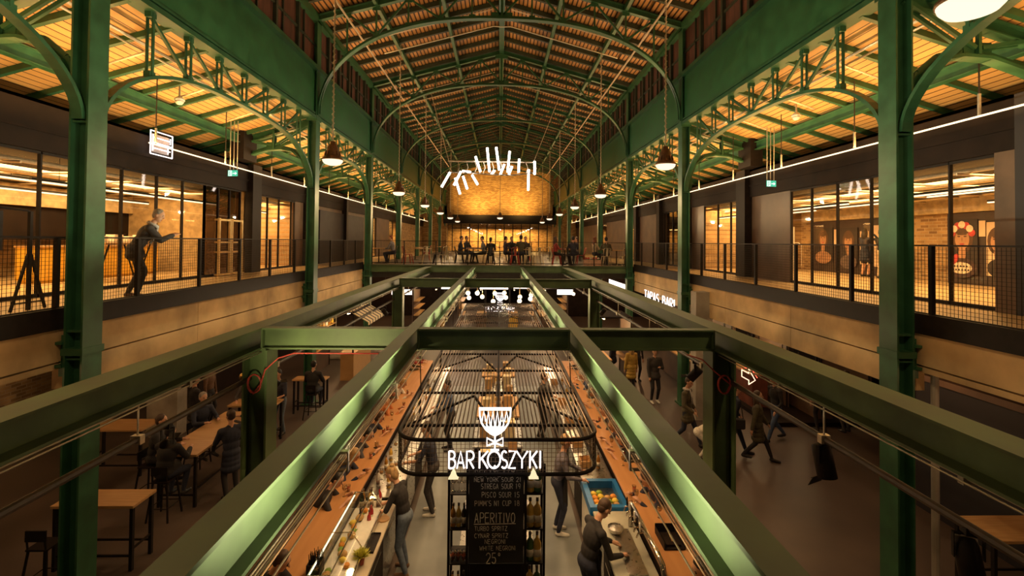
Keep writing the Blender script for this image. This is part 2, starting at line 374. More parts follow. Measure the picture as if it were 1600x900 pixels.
# ================================================================== the shell of the hall
G = M['green']
m = MB(); m.box(-14.2, 14.2, -3, 58, -0.2, 0.0); struct(m.build('floor', M['floor']))
m = MB(); m.box(-1.62, 1.5, 3.0, 17.5, 0.0, 0.012); struct(m.build('floor_bar', M['barfloor']))
for s, nm in ((-1, 'left'), (1, 'right')):
    def sx(a, b): return (min(s * a, s * b), max(s * a, s * b))
    # gallery floor, spandrel and black edge channel
    a, b = sx(6.45, 13.9)
    m = MB(); m.box(a, b, -3, 53.5, 3.92, 4.2); struct(m.build('floor_gallery_' + nm, M['gallery']))
    a, b = sx(6.46, 13.9)
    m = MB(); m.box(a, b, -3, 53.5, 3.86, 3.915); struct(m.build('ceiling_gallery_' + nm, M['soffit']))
    a, b = sx(6.36, 6.6)
    m = MB()
    for y0, y1 in ((-3, 1.2), (1.21, 4.2), (4.21, 7.2), (7.21, 10.2), (10.21, 13.2), (13.21, 16.2), (16.21, 19.2), (19.21, 22.2)):
        m.box(a, b, y0, y1, 3.08 if y0 > 7 else 3.42, 3.50); m.box(a, b, y0, y1, 3.525, 3.99)
    a2, b2 = sx(6.352, 6.36)
    struct(m.build('trim_spandrel_' + nm, M['concrete']))
    a, b = sx(6.33, 6.45)
    m = MB(); m.box(a, b, -3, 22.25, 3.995, 4.20); a, b = sx(6.33, 6.37); m.box(a, b, -3, 22.25, 4.20, 4.30)
    struct(m.build('trim_channel_' + nm, M['black']))
    # outer walls
    a, b = sx(13.9, 14.2)
    m = MB(); m.box(a, b, -3, 54, 0, 8.2); struct(m.build("wall_" + nm, M["brickside"]))
    # aisle roof boards
    m = MB()
    e0 = (s * 6.22, 9.354); e1 = (s * 14.2, 6.96)
    m.add([(e0[0], -3, e0[1]), (e1[0], -3, e1[1]), (e1[0], 54, e1[1]), (e0[0], 54, e0[1]),
           (e0[0], -3, e0[1] + .12), (e1[0], -3, e1[1] + .12), (e1[0], 54, e1[1] + .12), (e0[0], 54, e0[1] + .12)],
          [(0, 1, 2, 3), (4, 7, 6, 5), (0, 4, 5, 1), (1, 5, 6, 2), (2, 6, 7, 3), (3, 7, 4, 0)])
    struct(m.build('ceiling_aisle_' + nm, M['aisleplank']))
    # nave roof boards
    m = MB()
    e0 = (0, 14.55); e1 = (s * 6.25, 12.82)
    m.add([(e0[0], -3, e0[1]), (e1[0], -3, e1[1]), (e1[0], 54, e1[1]), (e0[0], 54, e0[1]),
           (e0[0], -3, e0[1] + .12), (e1[0], -3, e1[1] + .12), (e1[0], 54, e1[1] + .12), (e0[0], 54, e0[1] + .12)],
          [(0, 1, 2, 3), (4, 7, 6, 5), (0, 4, 5, 1), (1, 5, 6, 2), (2, 6, 7, 3), (3, 7, 4, 0)])
    struct(m.build('ceiling_nave_' + nm, M['roofplank']))
    # fascia girder between the columns, clerestory with dark glazing, eaves beam
    a, b = sx(6.08, 6.2)
    m = MB(); m.box(a, b, -3, 53, 9.36, 10.85); struct(m.build('wall_fascia_' + nm, M['fascia']))
    m = MB(); a, b = sx(5.94, 6.12); m.box(a, b, -3, 53, 10.85, 10.97); a, b = sx(5.98, 6.3); m.box(a, b, -3, 53, 9.26, 9.36); a, b = sx(6.02, 6.14); m.box(a, b, -3, 53, 9.42, 9.47)
    a, b = sx(6.0, 6.25); m.box(a, b, -3, 53, 12.45, 12.72)
    struct(m.build('trim_fascia_' + nm, G))
    a, b = sx(6.16, 6.24)
    m = MB(); m.box(a, b, -3, 53, 10.97, 12.45); struct(m.build('window_clerestory_' + nm, M['shutter']))
    m = MB()
    a, b = sx(6.06, 6.16)
    for i in range(len(CY) - 1):
        n = 6
        for k in range(1, n):
            y = CY[i] + (CY[i + 1] - CY[i]) * k / n
            m.box(a, b, y - .05, y + .05, 10.97, 12.45)
            m.box(*sx(6.10, 6.15), y + .45, y + .49, 10.97, 12.45)
    m.box(*sx(6.1, 6.15), -3, 53, 11.68, 11.74)
    struct(m.build('window_clerestory_mullions_' + nm, mat('dark_mullion', (.02, .03, .02), .6)))
    # purlins and rafters of the aisle
    sl = (9.42 - 7.38) / 6.8
    def az(X): return 9.42 - sl * (X - 6.0)
    m = MB()
    for X, w, h in ((8.3, 0.16, 0.26), (10.6, 0.14, 0.22)):
        m.ibeam((s * X, -3, az(X) - .09 - h / 2), (s * X, 53, az(X) - .09 - h / 2), w, h)
    struct(m.build('purlin', G))
    m = MB()
    y = -1.5
    while y < 53:
        m.bar((s * 6.2, y, az(6.2) - .05), (s * 12.4, y, az(12.4) - .05), 0.09, 0.12)
        y += 1.05
    struct(m.build('aisle_rafters', G))
# the end wall of the nave
m = MB(); m.poly([(-6.3, 53, 8.3), (6.3, 53, 8.3), (6.3, 53, 12.85), (0, 53, 14.6), (-6.3, 53, 12.85)], (0, .4, 0)); struct(m.build('wall_end', M['brickend']))
m = MB(); m.box(-12.6, -5.9, 53, 53.3, 4.2, 9.5); m.box(5.9, 12.6, 53, 53.3, 4.2, 9.5); struct(m.build('wall_end_aisles', M['brickend']))
m = MB(); m.box(-6.3, 6.3, 52.75, 53.35, 7.3, 8.28); struct(m.build('trim_end_lintel', M['black']))
m = MB()
for x in (-5.6, 5.2): m.box(x, x + .4, 52.6, 53.0, 8.3, 12.9)
struct(m.build('trim_end_pilasters', M['brickend']))
m = MB(); m.box(-6.3, 6.3, 57.5, 57.8, 4.2, 7.6); struct(m.build('wall_end_room', M['brickend']))
m = MB(); m.box(-6.3, 6.3, 53.36, 57.8, 7.3, 7.5); struct(m.build('ceiling_end_room', M['soffit']))
wr = thing('window_end', 'row of tall glazed doors under the black lintel of the far end wall', 'window'); wr['kind'] = 'structure'
m = MB()
for k in range(12):
    x = -5.3 + k * 10.6 / 11
    m.box(x - .05, x + .05, 52.9, 53.0, 4.2, 7.3)
m.box(-5.3, 5.3, 52.9, 53.0, 4.2, 4.3); m.box(-5.3, 5.3, 52.9, 53.0, 6.75, 6.82)
m.build('window_frame', M['black'], wr)
m = MB(); m.box(-5.3, 5.3, 52.94, 52.95, 4.3, 7.3); m.build('window_pane', M['glass'], wr)
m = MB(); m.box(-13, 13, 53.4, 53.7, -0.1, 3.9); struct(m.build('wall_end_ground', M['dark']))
# the bridge between the galleries
m = MB(); m.box(-6.45, 6.45, 22.5, 57.8, 3.92, 4.2); struct(m.build('floor_bridge', mat('bridge_floor', (0.055, 0.040, 0.032), 0.45, 0, 1.0, 0.12, detail=8)))
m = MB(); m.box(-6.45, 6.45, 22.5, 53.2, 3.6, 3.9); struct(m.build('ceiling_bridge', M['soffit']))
m = MB(); m.ibeam((-6.3, 22.36, 4.03), (6.3, 22.36, 4.03), 0.24, 0.32); struct(m.build('bridge_beam', M['green_grid']))
# columns
def column(x, y):
    s = 1 if x > 0 else -1
    m = MB()
    w, d, t = 0.27, 0.34, 0.028
    x0, x1 = x - w / 2, x + w / 2
    m.box(x0, x0 + t, y - d / 2, y + d / 2, 0, 12.5); m.box(x1 - t, x1, y - d / 2, y + d / 2, 0, 12.5)
    m.box(x0 + t, x1 - t, y - .016, y + .016, 0, 12.5)
    m.box(x0 - .06, x1 + .06, y - d / 2 - .06, y + d / 2 + .06, 0, 0.05)
    for z in (3.55, 3.95, 7.0, 9.26): m.box(x0 + t, x1 - t, y - d / 2 + .02, y + d / 2 - .02, z, z + .03)
    m.box(x0 - .03, x1 + .03, y - d / 2 - .03, y + d / 2 + .03, 9.2, 9.36)       # cap under the girder
    m.box(x0 - .02, x1 + .02, y - d / 2 - .02, y + d / 2 + .02, 3.62, 3.72)      # collar at gallery level
    xi, xo = (x1, x1 + .12) if s > 0 else (x0 - .12, x0)
    m.box(xi, xo, y - .1, y + .1, 3.3, 3.9)                                      # stub that carries the gallery
    for zz in (3.45, 3.78):
        m.box(min(xi, xo), max(xi, xo), y - d / 2 - .03, y + d / 2 + .03, zz, zz + .04)
    return struct(m.build('column', G))
for y in CY[1:]:
    column(-6.135, y); column(6.135, y)
# lattice girders with arched lower chord along the columns
def lattice(s, ya, yb):
    m = MB(); X = s * 6.135
    def zb(y):
        u = abs((y - (ya + yb) / 2) / ((yb - ya) / 2))
        return 7.05 + 1.45 * max(0, 1 - u ** 3.0) ** 0.55
    m.ibeam((X, ya, 9.33), (X, yb, 9.33), .16, .12)
    pts = []
    for k in range(33):
        t = -math.cos(math.pi * k / 32)
        y = (ya + yb) / 2 + t * (yb - ya) / 2
        pts.append((X, y, zb(y)))
    for p, q in zip(pts[:-1], pts[1:]): m.bar(p, q, 0.15, 0.06, up=(0, 0.01, 1))
    n = int(round((yb - ya) / 1.04)); ys = [ya + (yb - ya) * k / n for k in range(n + 1)]
    for k in range(1, n):
        for dx in (-.05, .05): m.bar((X + dx, ys[k], zb(ys[k])), (X + dx, ys[k], 9.3), .025, .05, up=(0, 1, 0))
        m.box(X - .055, X + .055, ys[k] - .07, ys[k] + .07, 9.17, 9.28)
        m.box(X - .055, X + .055, ys[k] - .07, ys[k] + .07, zb(ys[k]), zb(ys[k]) + .10)
        if k < n - 1:
            a, b = (ys[k], ys[k + 1])
            if k < n / 2: m.bar((X, a, 9.2), (X, b, zb(b) + .05), .05, .05)
            else: m.bar((X, a, zb(a) + .05), (X, b, 9.2), .05, .05)
    return struct(m.build('lattice_girder', G))
for s in (-1, 1):
    for i in range(len(CY) - 1): lattice(s, CY[i] + .17, CY[i + 1] - .17)
    lattice(s, CY[-1] + .17, 53)
# transverse trusses of the aisles with a swept arch
def aisle_truss(s, y):
    m = MB()
    sl = (9.42 - 7.38) / 6.8
    def az(X): return 9.42 - sl * (X - 6.0) - .12
    ctrl = [(6.27, 7.1), (6.32, 7.5), (6.5, 7.95), (6.8, 8.2), (7.15, 8.28), (7.6, 8.25), (8.2, 8.05), (8.8, 7.8), (9.6, 7.55)]
    for (a, b) in zip(ctrl[:-1], ctrl[1:]): m.bar((s * a[0], y, a[1]), (s * b[0], y, b[1]), .20, .05, up=(0, 0, 1)); m.bar((s * a[0], y, a[1] + .06), (s * b[0], y, b[1] + .06), .04, .12, up=(0, 0, 1))
    for a in (6.2,):
        m.ibeam((s * 6.2, y, az(6.2) - .05), (s * 12.3, y, az(12.3) - .05), .18, .22)
    def vert(X, z0):
        for dy in (-.07, .07): m.bar((s * X, y + dy, z0), (s * X, y + dy, az(X)), .05, .06, up=(0, 1, 0))
    vert(7.4, 8.3)
    m.box(min(s * 7.2, s * 7.65), max(s * 7.2, s * 7.65), y - .03, y + .03, 8.25, 8.5)
    for dy in (-.07, .07):
        m.bar((s * 6.3, y + dy, 9.1), (s * 7.35, y + dy, 8.4), .05, .06); m.bar((s * 7.45, y + dy, 8.4), (s * 8.4, y + dy, az(8.4) - .02), .05, .06)
        m.bar((s * 8.4, y + dy, az(8.4)), (s * 8.9, y + dy, 7.8), .05, .06)
    return struct(m.build('aisle_truss', G))
for s in (-1, 1):
    for y in CY[1:]: aisle_truss(s, y)
# nave trusses: arch, rafters, webs
def arch_z(x):
    return 9.4 + 3.33 * max(0, 1 - abs(x / 5.98) ** 2.35) ** (1 / 2.2)
def rz_(x): return 14.42 - 0.277 * abs(x)
def nave_truss(y):
    m = MB()
    pts = []
    for k in range(49):
        t = -math.cos(math.pi * k / 48); x = 5.98 * t
        pts.append((x, y, arch_z(x)))
    for p, q in zip(pts[:-1], pts[1:]):
        m.bar(p, q, .20, .035, up=(0, 0, 1) if abs(p[0]) < 5.6 else (1, 0, 0))
        d = Vector((0, 0, .06))
        m.bar(Vector(p) + d, Vector(q) + d, .03, .10, up=(0, 0, 1) if abs(p[0]) < 5.6 else (1, 0, 0))
    for s in (-1, 1):
        m.ibeam((s * 0.0, y, rz_(0) - .12), (s * 6.1, y, rz_(6.1) - .12), .16, .2)
        xs = [0.0, 1.0, 2.05, 3.1, 4.15, 5.1]
        for k, x in enumerate(xs):
            if k:
                m.bar((s * x, y, arch_z(x)), (s * x, y, rz_(x) - .15), .05, .06, up=(0, 1, 0))
                m.box(s * x - .12, s * x + .12, y - .02, y + .02, rz_(x) - .34, rz_(x) - .14)
                if k < 5: m.box(s * x - .1, s * x + .1, y - .02, y + .02, arch_z(x), arch_z(x) + .16)
            if k < len(xs) - 1:
                x2 = xs[k + 1]
                if k % 2 == 0: m.bar((s * x, y, arch_z(x) + .1), (s * x2, y, rz_(x2) - .2), .05, .06)
                else: m.bar((s * x, y, rz_(x) - .2), (s * x2, y, arch_z(x2) + .1), .05, .06)
        m.bar((s * 5.1, y, arch_z(5.1)), (s * 6.0, y, rz_(6) - .2), .05, .06)
    m.bar((0, y, arch_z(0)), (0, y, rz_(0) - .15), .09, .09, up=(0, 1, 0))
    m.box(-.3, .3, y - .025, y + .025, rz_(0) - .42, rz_(0) - .12); m.box(-.35, .35, y - .025, y + .025, arch_z(0), arch_z(0) + .22)
    return struct(m.build('roof_truss', M['green']))
for y in CY[1:]: nave_truss(y)
# purlins along the nave, slim cross rafters under the boards
m = MB()
m.box(-.11, .11, -2, 53, 14.22, 14.42)
for s in (-1, 1):
    for x in (2.05, 4.15): m.bar((s * x, -2, rz_(x) - .1), (s * x, 53, rz_(x) - .1), .12, .2)
struct(m.build('nave_purlins', M['green']))
m = MB(); y = -1.0
dk = mat('dark_rafter', (0.035, 0.05, 0.03), 0.6)
while y < 53:
    for s in (-1, 1): m.bar((0, y, rz_(0) + .02), (s * 6.1, y, rz_(6.1) + .02), .11, .17)
    y += 1.05
struct(m.build('nave_rafters', dk))
# conduits on the nave roof
m = MB()
for s in (-1, 1):
    m.tube([(s * 4.95, 5, 12.45), (s * 4.95, 52, 12.45)], .035, 6)
    for y in (19.0, 25.6, 32.2):
        m.tube([(s * 4.7, y, rz_(4.7) - .30), (s * .35, y, rz_(.35) - .30), (0, y, rz_(.35) - .32)], .022, 6)
        m.tube([(s * 4.7, y - 8, rz_(4.7) - .30), (s * .35, y - 8, rz_(.35) - .30)], .018, 6)
struct(m.build('trim_conduit', M['conduit']))
# ================================================================== steel grid over the market bars
gr = thing('steel_frame', 'green painted steel beam grid spanning the hall below gallery level, over the bars', 'steel frame')
GG = M['green_grid']
Z0 = 4.0
for X, w in ((-3.3, .28), (-1.17, .16), (1.04, .16), (3.08, .28)):
    m = MB(); m.ibeam((X, -1.0, Z0), (X, 22.24, Z0), w, .28, .022, .016); m.build('long_beam', GG, gr)
for y in (6.48, 15.15):
    for a, b in ((-3.15, -1.255), (-1.085, .955), (1.125, 2.935)):
        m = MB(); m.ibeam((a, y, Z0), (b, y, Z0), .16, .28, .022, .016)
        for xx in (a, b): m.box(xx - .01, xx + .01, y - .08, y + .08, Z0 - .12, Z0 + .12)
        m.build('cross_beam', GG, gr)
    for X in (-3.2, 3.04):
        m = MB(); m.box(X - .16, X - .135, y - .15, y + .15, 0, 3.86); m.box(X + .135, X + .16, y - .15, y + .15, 0, 3.86)
        m.box(X - .135, X + .135, y - .012, y + .012, 0, 3.86); m.box(X - .2, X + .2, y - .19, y + .19, 0, .03)
        m.build('post', GG, gr)
# conduits in trays on the inner beams
for X, s, lb in ((-1.17, 1, 'left'), (1.065, -1, 'right')):
    t = thing('cable_tray', 'open tray of thin metal conduits under the inner green beam, along the %s wooden counter' % lb, 'cable tray', group='cable trays')
    cu = mat('copper_conduit', (.50, .30, .17), .4, .5)
    for k in range(5):
        m = MB(); xx = X + s * (.012 + .024 * k); zz = 3.80 - .008 * (k % 2)
        m.tube([(xx, 0.6, zz), (xx, 22.0, zz)], .0065, 6); m.build('conduit', cu if k in (1, 4) else M['conduit'], t)
    for k in (0, 3):
        m = MB(); xx = X + s * (.03 + .03 * k); m.tube([(xx, 0.6, 3.735), (xx, 22.0, 3.735)], .006, 6); m.build('lower_conduit', M['conduit'], t)
    y = 1.8
    while y < 21.5:
        m = MB(); x1, x2 = min(X - s * .01, X + s * .135), max(X - s * .01, X + s * .135)
        m.box(x1, x2, y - .015, y + .015, 3.775, 3.785); m.box(x1, x2, y - .015, y + .015, 3.715, 3.727); m.box(x1, x2, y - .02, y + .02, 3.845, 3.858)
        for q in (x1 + .005, x2 - .005): m.box(q - .005, q + .005, y - .012, y + .012, 3.72, 3.85)
        m.bar((X + s * .125, y, 3.72), (X + s * .10, y + .10, 3.85), .010, .010); m.box(X + s * .06 - .03, X + s * .06 + .03, y + .06, y + .16, 3.805, 3.845)
        m.build('bracket', M['conduit'], t)
        y += 1.55
# light tracks hung below the outer beams
pipe = mat('brown_pipe', (.045, .028, .020), .5, .2, 10, .15)
for X, nm in ((-3.33, 'left'), (3.13, 'right')):
    t = thing('light_track', 'long dark pipe hung below the %s outer green beam' % nm, 'pipe', group='light pipes')
    m = MB(); m.tube([(X, .4, 3.46), (X, 21.8, 3.46)], .032, 8); m.build('pipe', pipe, t)
    for y in (2.2, 4.5, 7.2, 9.8, 12.4, 17.5, 20): m = MB(); m.tube([(X, y, 3.48), (X, y, 3.87)], .008, 6); m.box(X - .045, X + .045, y - .03, y + .03, 3.42, 3.50); m.build('hanger', M['conduit'], t)
    m = MB()
    for k in range(3): m.tube([(X + (.10 + .025 * k) * (-1 if X > 0 else 1), .4, 3.85 - .02 * k), (X + (.10 + .025 * k) * (-1 if X > 0 else 1), 21.8, 3.85 - .02 * k)], .008, 6)
    for y in range(1, 21, 2): m.box(X + .11 * (-1 if X > 0 else 1) - .04, X + .11 * (-1 if X > 0 else 1) + .05, y - .02, y + .02, 3.79, 3.875)
    m.build('beam_conduit', mat('dull_conduit', (.30, .26, .19), .45, .6), t)
# theatre style spotlights on the tracks
def spotlight(loc, rz, tilt, label, power=0, tgt=None, L=.27, r=.075):
    t = thing('spotlight', label, 'spotlight', loc, rz, 'track spotlights')
    Mx = Matrix.Translation((0, 0, -.16)) @ Matrix.Rotation(tilt, 4, 'X')
    m = MB(); m.lathe([(r * .6, .5 * L), (r * .95, .46 * L), (r, .3 * L), (r, -.5 * L), (r * .9, -.5 * L), (r * .9, -.42 * L), (.001, -.42 * L)], n=16); m.xf(Mx); m.build('lamp_body', M['black'], t, True)
    m = MB(); m.lathe([(r * .86, -.44 * L), (r * .5, -.41 * L), (.001, -.40 * L)], n=16); m.xf(Mx); m.build('lens', emat('spot_lens', (1, .8, .55), 1.6), t)
    m = MB()
    for sx in (-1, 1): m.bar((sx * (r + .012), 0, -.16), (sx * (r + .012), 0, .0), .006, .03, up=(0, 1, 0))
    m.bar((-r - .015, 0, .0), (r + .015, 0, .0), .03, .006); m.box(-.03, .03, -.04, .04, 0, .05); m.build('yoke', M['black'], t)
    m = MB()
    for q in range(4): m.box(-r - .03, r + .03, -.004, .004, -.5 * L, -.5 * L + .004) if q == 0 else None
    m.poly([(-r, .0, -.5 * L), (r, 0, -.5 * L), (r * 1.25, .05, -.75 * L), (-r * 1.25, .05, -.75 * L)], (0, .005, 0)); m.xf(Mx @ Matrix.Translation((0, r, 0))); m.build('barn_door', M['black'], t)
    return t
spotlight((3.13, 4.5, 3.41), R(25), R(-12), 'large black cylinder spotlight hanging alone from the near right pipe', L=.30, r=.085)
spotlight((3.13, 3.1, 3.41), R(160), R(25), 'dark spotlight nearest the camera on the right pipe, half lost in shadow', L=.26, r=.07)
spotlight((-3.33, 7.05, 3.41), R(-60), R(50), 'silver rimmed spotlight beside the red cable on the left post', L=.24, r=.07)
spotlight((3.13, 7.5, 3.41), R(70), R(40), 'spotlight beside the coiled red cable near the right post', L=.24, r=.07)
spotlight((-3.33, 13.9, 3.41), R(-40), R(40), 'small spotlight by the far left green post', L=.22, r=.065)
spotlight((3.13, 14.2, 3.41), R(50), R(40), 'small spotlight by the far right green post', L=.22, r=.065)
spotlight((-3.33, 4.9, 3.41), R(10), R(70), 'small clip-on spotlight on the near left pipe', L=.18, r=.045)
# globe lamp and red power cables by the first posts
t = thing('globe_lamp', 'small brass coloured globe lamp beside the first left green post', 'lamp', (-3.37, 6.62, 3.45))
m = MB(); m.ball((-.06, -.12, .02), .055, 14, 9); m.build('globe', M['brass'], t, True); m = MB(); m.tube([(-.06, -.12, .07), (-.04, -.08, .2), (0, 0, .42)], .006); m.build('cord', M['red'], t)
def redcable(x, y, s, label, run):
    t = thing('power_cable', label, 'cable', group='red power cables')
    pts = [(x, y - .18, 3.3)]
    for k in range(30):
        a = k / 29 * 4 * math.pi; pts.append((x + s * .02 + .085 * math.cos(a), y - .19 - .012 * math.sin(a * .5), 3.44 + .12 * math.sin(a)))
    pts += [(x + s * .16, y - .2, 3.62), (x + s * .3, y - .14, 3.76), (x + s * .5, y - .12, 3.82)]
    if run: pts.append((x + s * 1.9, y - .12, 3.82))
    m = MB(); m.tube(pts, .009, 8); m.build('cable', mat('cable_red', (.34, .035, .03), .5), t, True)
redcable(-3.2, 6.48, 1, 'red power cable coiled on the left post and run along the cross beam', True)
redcable(3.04, 6.48, -1, 'red power cable coiled in front of the right green post', False)

# ================================================================== railings
wire = M['black']
def railing(name_lbl, along, fixed, posts, a0, a1, zt=5.335, z0=4.2, pitch=.056, mesh_to=1e9):
    t = thing('railing', name_lbl, 'railing', group='gallery railings')
    def pt(a, o, z): return (fixed + o, a, z) if along == 'Y' else (a, fixed + o, z)
    m = MB(); m.bar(pt(a0, 0, zt - .012), pt(a1, 0, zt - .012), .06, .024); m.build('top_rail', wire, t)
    m = MB(); m.bar(pt(a0, 0, z0 + .10), pt(a1, 0, z0 + .10), .03, .03); m.build('bottom_rail', wire, t)
    for p in posts:
        m = MB()
        if along == 'Y': m.box(fixed - .03, fixed + .03, p - .028, p + .028, z0, zt - .02); m.box(fixed - .05, fixed + .05, p - .05, p + .05, z0, z0 + .02)
        else: m.box(p - .02, p + .02, fixed - .03, fixed + .03, z0, zt - .02)
        m.build('post', wire, t)
    ps = [a0] + [p for p in posts if a0 < p < a1] + [a1]
    for p, q in zip(ps[:-1], ps[1:]):
        if p > mesh_to: continue
        m = MB(); n = max(2, int((q - p) / pitch)); r = .0024
        for k in range(1, n):
            a = p + (q - p) * k / n
            c = pt(a, 0, 0); m.box(c[0] - r, c[0] + r, c[1] - r, c[1] + r, z0 + .11, zt - .03)
        z = z0 + .11 + pitch
        while z < zt - .04:
            if along == 'Y': m.box(fixed - r, fixed + r, p, q, z - r, z + r)
            else: m.box(p, q, fixed - r, fixed + r, z - r, z + r)
            z += pitch
        m.build('mesh_panel', wire, t)
railing('black mesh railing along the left gallery, where the man leans', 'Y', -6.40, [2.4, 3.95, 5.47, 7.02, 8.55, 10.28, 11.84, 13.38, 14.96, 16.5, 18.1, 19.7, 21.2], 0.8, 22.4)
railing('black mesh railing along the right gallery, facing the posters', 'Y', 6.40, [2.0, 3.6, 5.25, 6.86, 8.46, 10.08, 11.68, 13.31, 14.86, 16.4, 18.0, 19.6, 21.2], 0.8, 22.4)
railing('black railing across the front edge of the bridge of seated guests', 'X', 22.46, [-6 + 1.5 * k for k in range(9)], -6.3, 6.3, pitch=.075)

# ================================================================== shop fronts of the galleries
ZS, ZT = 4.2, 6.93
wn_ = [0]
def window(s, ys, desc, X=8.6, glass=None):
    wn_[0] += 1
    t = thing('window_%d' % wn_[0], desc, 'window'); t['kind'] = 'structure'
    m = MB()
    a, b = min(s * X, s * (X + .07)), max(s * X, s * (X + .07))
    for y in ys: m.box(a, b, y - .015, y + .015, ZS, ZT)
    m.box(a, b, ys[0], ys[-1], ZS, ZS + .07); m.box(a, b, ys[0], ys[-1], ZT - .05, ZT)
    m.build('window_frame', M['black'], t)
    m = MB(); m.box(s * (X + .035) - .004, s * (X + .035) + .004, ys[0], ys[-1], ZS + .07, ZT - .05); m.build('window_pane', glass or M['glass'], t)
    return t
bronze = mat('bronze_tinted_panel', (.095, .055, .035), .34, .0, 1.2, .18)
brown = mat('brown_board', (.125, .075, .048), .6, 0, 1.5, .15)
navy = mat('dark_navy_board', (.014, .012, .018), .6, 0, 3, .1)
tint = glassmat('smoked_glass', (.35, .30, .27), .2)
def wallbox(name, s, X0, X1, y0, y1, z0, z1, mt): m = MB(); m.box(min(s * X0, s * X1), max(s * X0, s * X1), y0, y1, z0, z1); return struct(m.build(name, mt))
window(-1, [2.6, 3.6, 4.6, 5.6, 6.9, 8.0, 9.08, 10.0, 11.0, 12.1, 13.07, 14.04], 'glazed shop front behind the leaning man')
window(-1, [14.04, 14.7, 15.3, 15.92], 'dark tinted glazing beside the yellow shop', glass=tint)
window(-1, [16.86, 17.78, 18.69, 19.77, 20.07], 'narrow glazed shop front with the yellow wall behind')
window(-1, [30.6, 31.5, 32.4, 33.2], 'distant glazed shop front beyond the dark shutter')
window(-1, [37, 38.3, 39.6, 41], 'furthest glazed shop front of the left gallery')
window(1, [7.92, 8.85, 9.8, 10.78, 11.88, 12.88, 13.8], 'glazed shop front with portrait posters behind')
window(1, [16.6, 17.47, 18.51, 19.74], 'glazed shop front with clothes rail behind')
window(1, [22.2, 23.4, 24.6], 'narrow lit shop front past the second right column')
window(1, [29.5, 30.6, 31.8], 'small lit shop front by the bridge on the right')
window(1, [38, 39.5, 41], 'furthest glazed shop front of the right gallery')
# solid bays, piers and fascia
wallbox('wall_panel_left', -1, 8.6, 8.75, 20.07, 30.6, ZS, ZT, brown)
wallbox('wall_shutter_left', -1, 8.5, 8.6, 22.6, 29.8, 5.3, 6.75, navy)
wallbox('wall_shutter_base_left', -1, 8.5, 8.6, 22.6, 29.8, 4.2, 5.3, M['dark'])
wallbox('wall_panel_left_far', -1, 8.6, 8.75, 33.2, 37, ZS, ZT, brown); wallbox('wall_panel_left_end', -1, 8.6, 8.75, 41, 53, ZS, 9, M['brickside'])
wallbox('wall_panel_left_near', -1, 8.6, 8.75, -3, 2.6, ZS, ZT, M['dark'])
wallbox('wall_panel_right_near', 1, 8.45, 8.75, -3, 7.55, ZS, ZT + .9, navy); wallbox('wall_pier_right_near', 1, 8.5, 8.75, 7.55, 7.92, ZS, ZT, brown)
wallbox('wall_panel_bronze', 1, 8.6, 8.66, 13.82, 15.95, ZS, ZT, bronze)
wallbox('wall_panel_bronze_middle', 1, 8.6, 8.66, 19.74, 22.2, ZS, ZT, bronze); wallbox('wall_panel_right', 1, 8.6, 8.75, 24.6, 29.5, ZS, ZT, brown)
wallbox('wall_panel_right_far', 1, 8.6, 8.75, 31.8, 38, ZS, ZT, brown); wallbox('wall_panel_right_end', 1, 8.6, 8.75, 41, 53, ZS, ZT, brown)
for s, ys in ((-1, ((16.2, 16.78), (20.9, 21.4), (26.0, 26.3))), (1, ((15.95, 16.55), (21.0, 21.4), (24.65, 25.1), (28.9, 29.4)))):
    for a, b in ys: wallbox('trim_pier', s, 8.35, 8.6, a, b, ZS, 7.86, M['black'])
for s, nm in ((-1, 'left'), (1, 'right')):
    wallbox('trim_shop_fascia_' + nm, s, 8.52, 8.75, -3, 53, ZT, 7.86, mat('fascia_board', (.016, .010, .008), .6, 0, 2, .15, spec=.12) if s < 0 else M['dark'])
    wallbox('trim_shop_fascia_lip_' + nm, s, 8.49, 8.52, -3, 53, 7.28, 7.33, M['dark'])
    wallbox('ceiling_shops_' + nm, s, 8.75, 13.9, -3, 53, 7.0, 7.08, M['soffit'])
    wallbox('trim_shop_top_' + nm, s, 8.52, 10.9, -3, 53, 7.80, 7.86, M['dark'])
    for y in ((2.4, 16.4, 21, 29.8, 36, 41.5) if s < 0 else (7.6, 21.5, 29, 37)):
        wallbox('wall_partition_' + nm, s, 8.76, 13.9, y, y + .12, ZS, 7.0, M['brickside'] if y != 16.4 else mat('shop_plaster', (.42, .30, .16), .8))
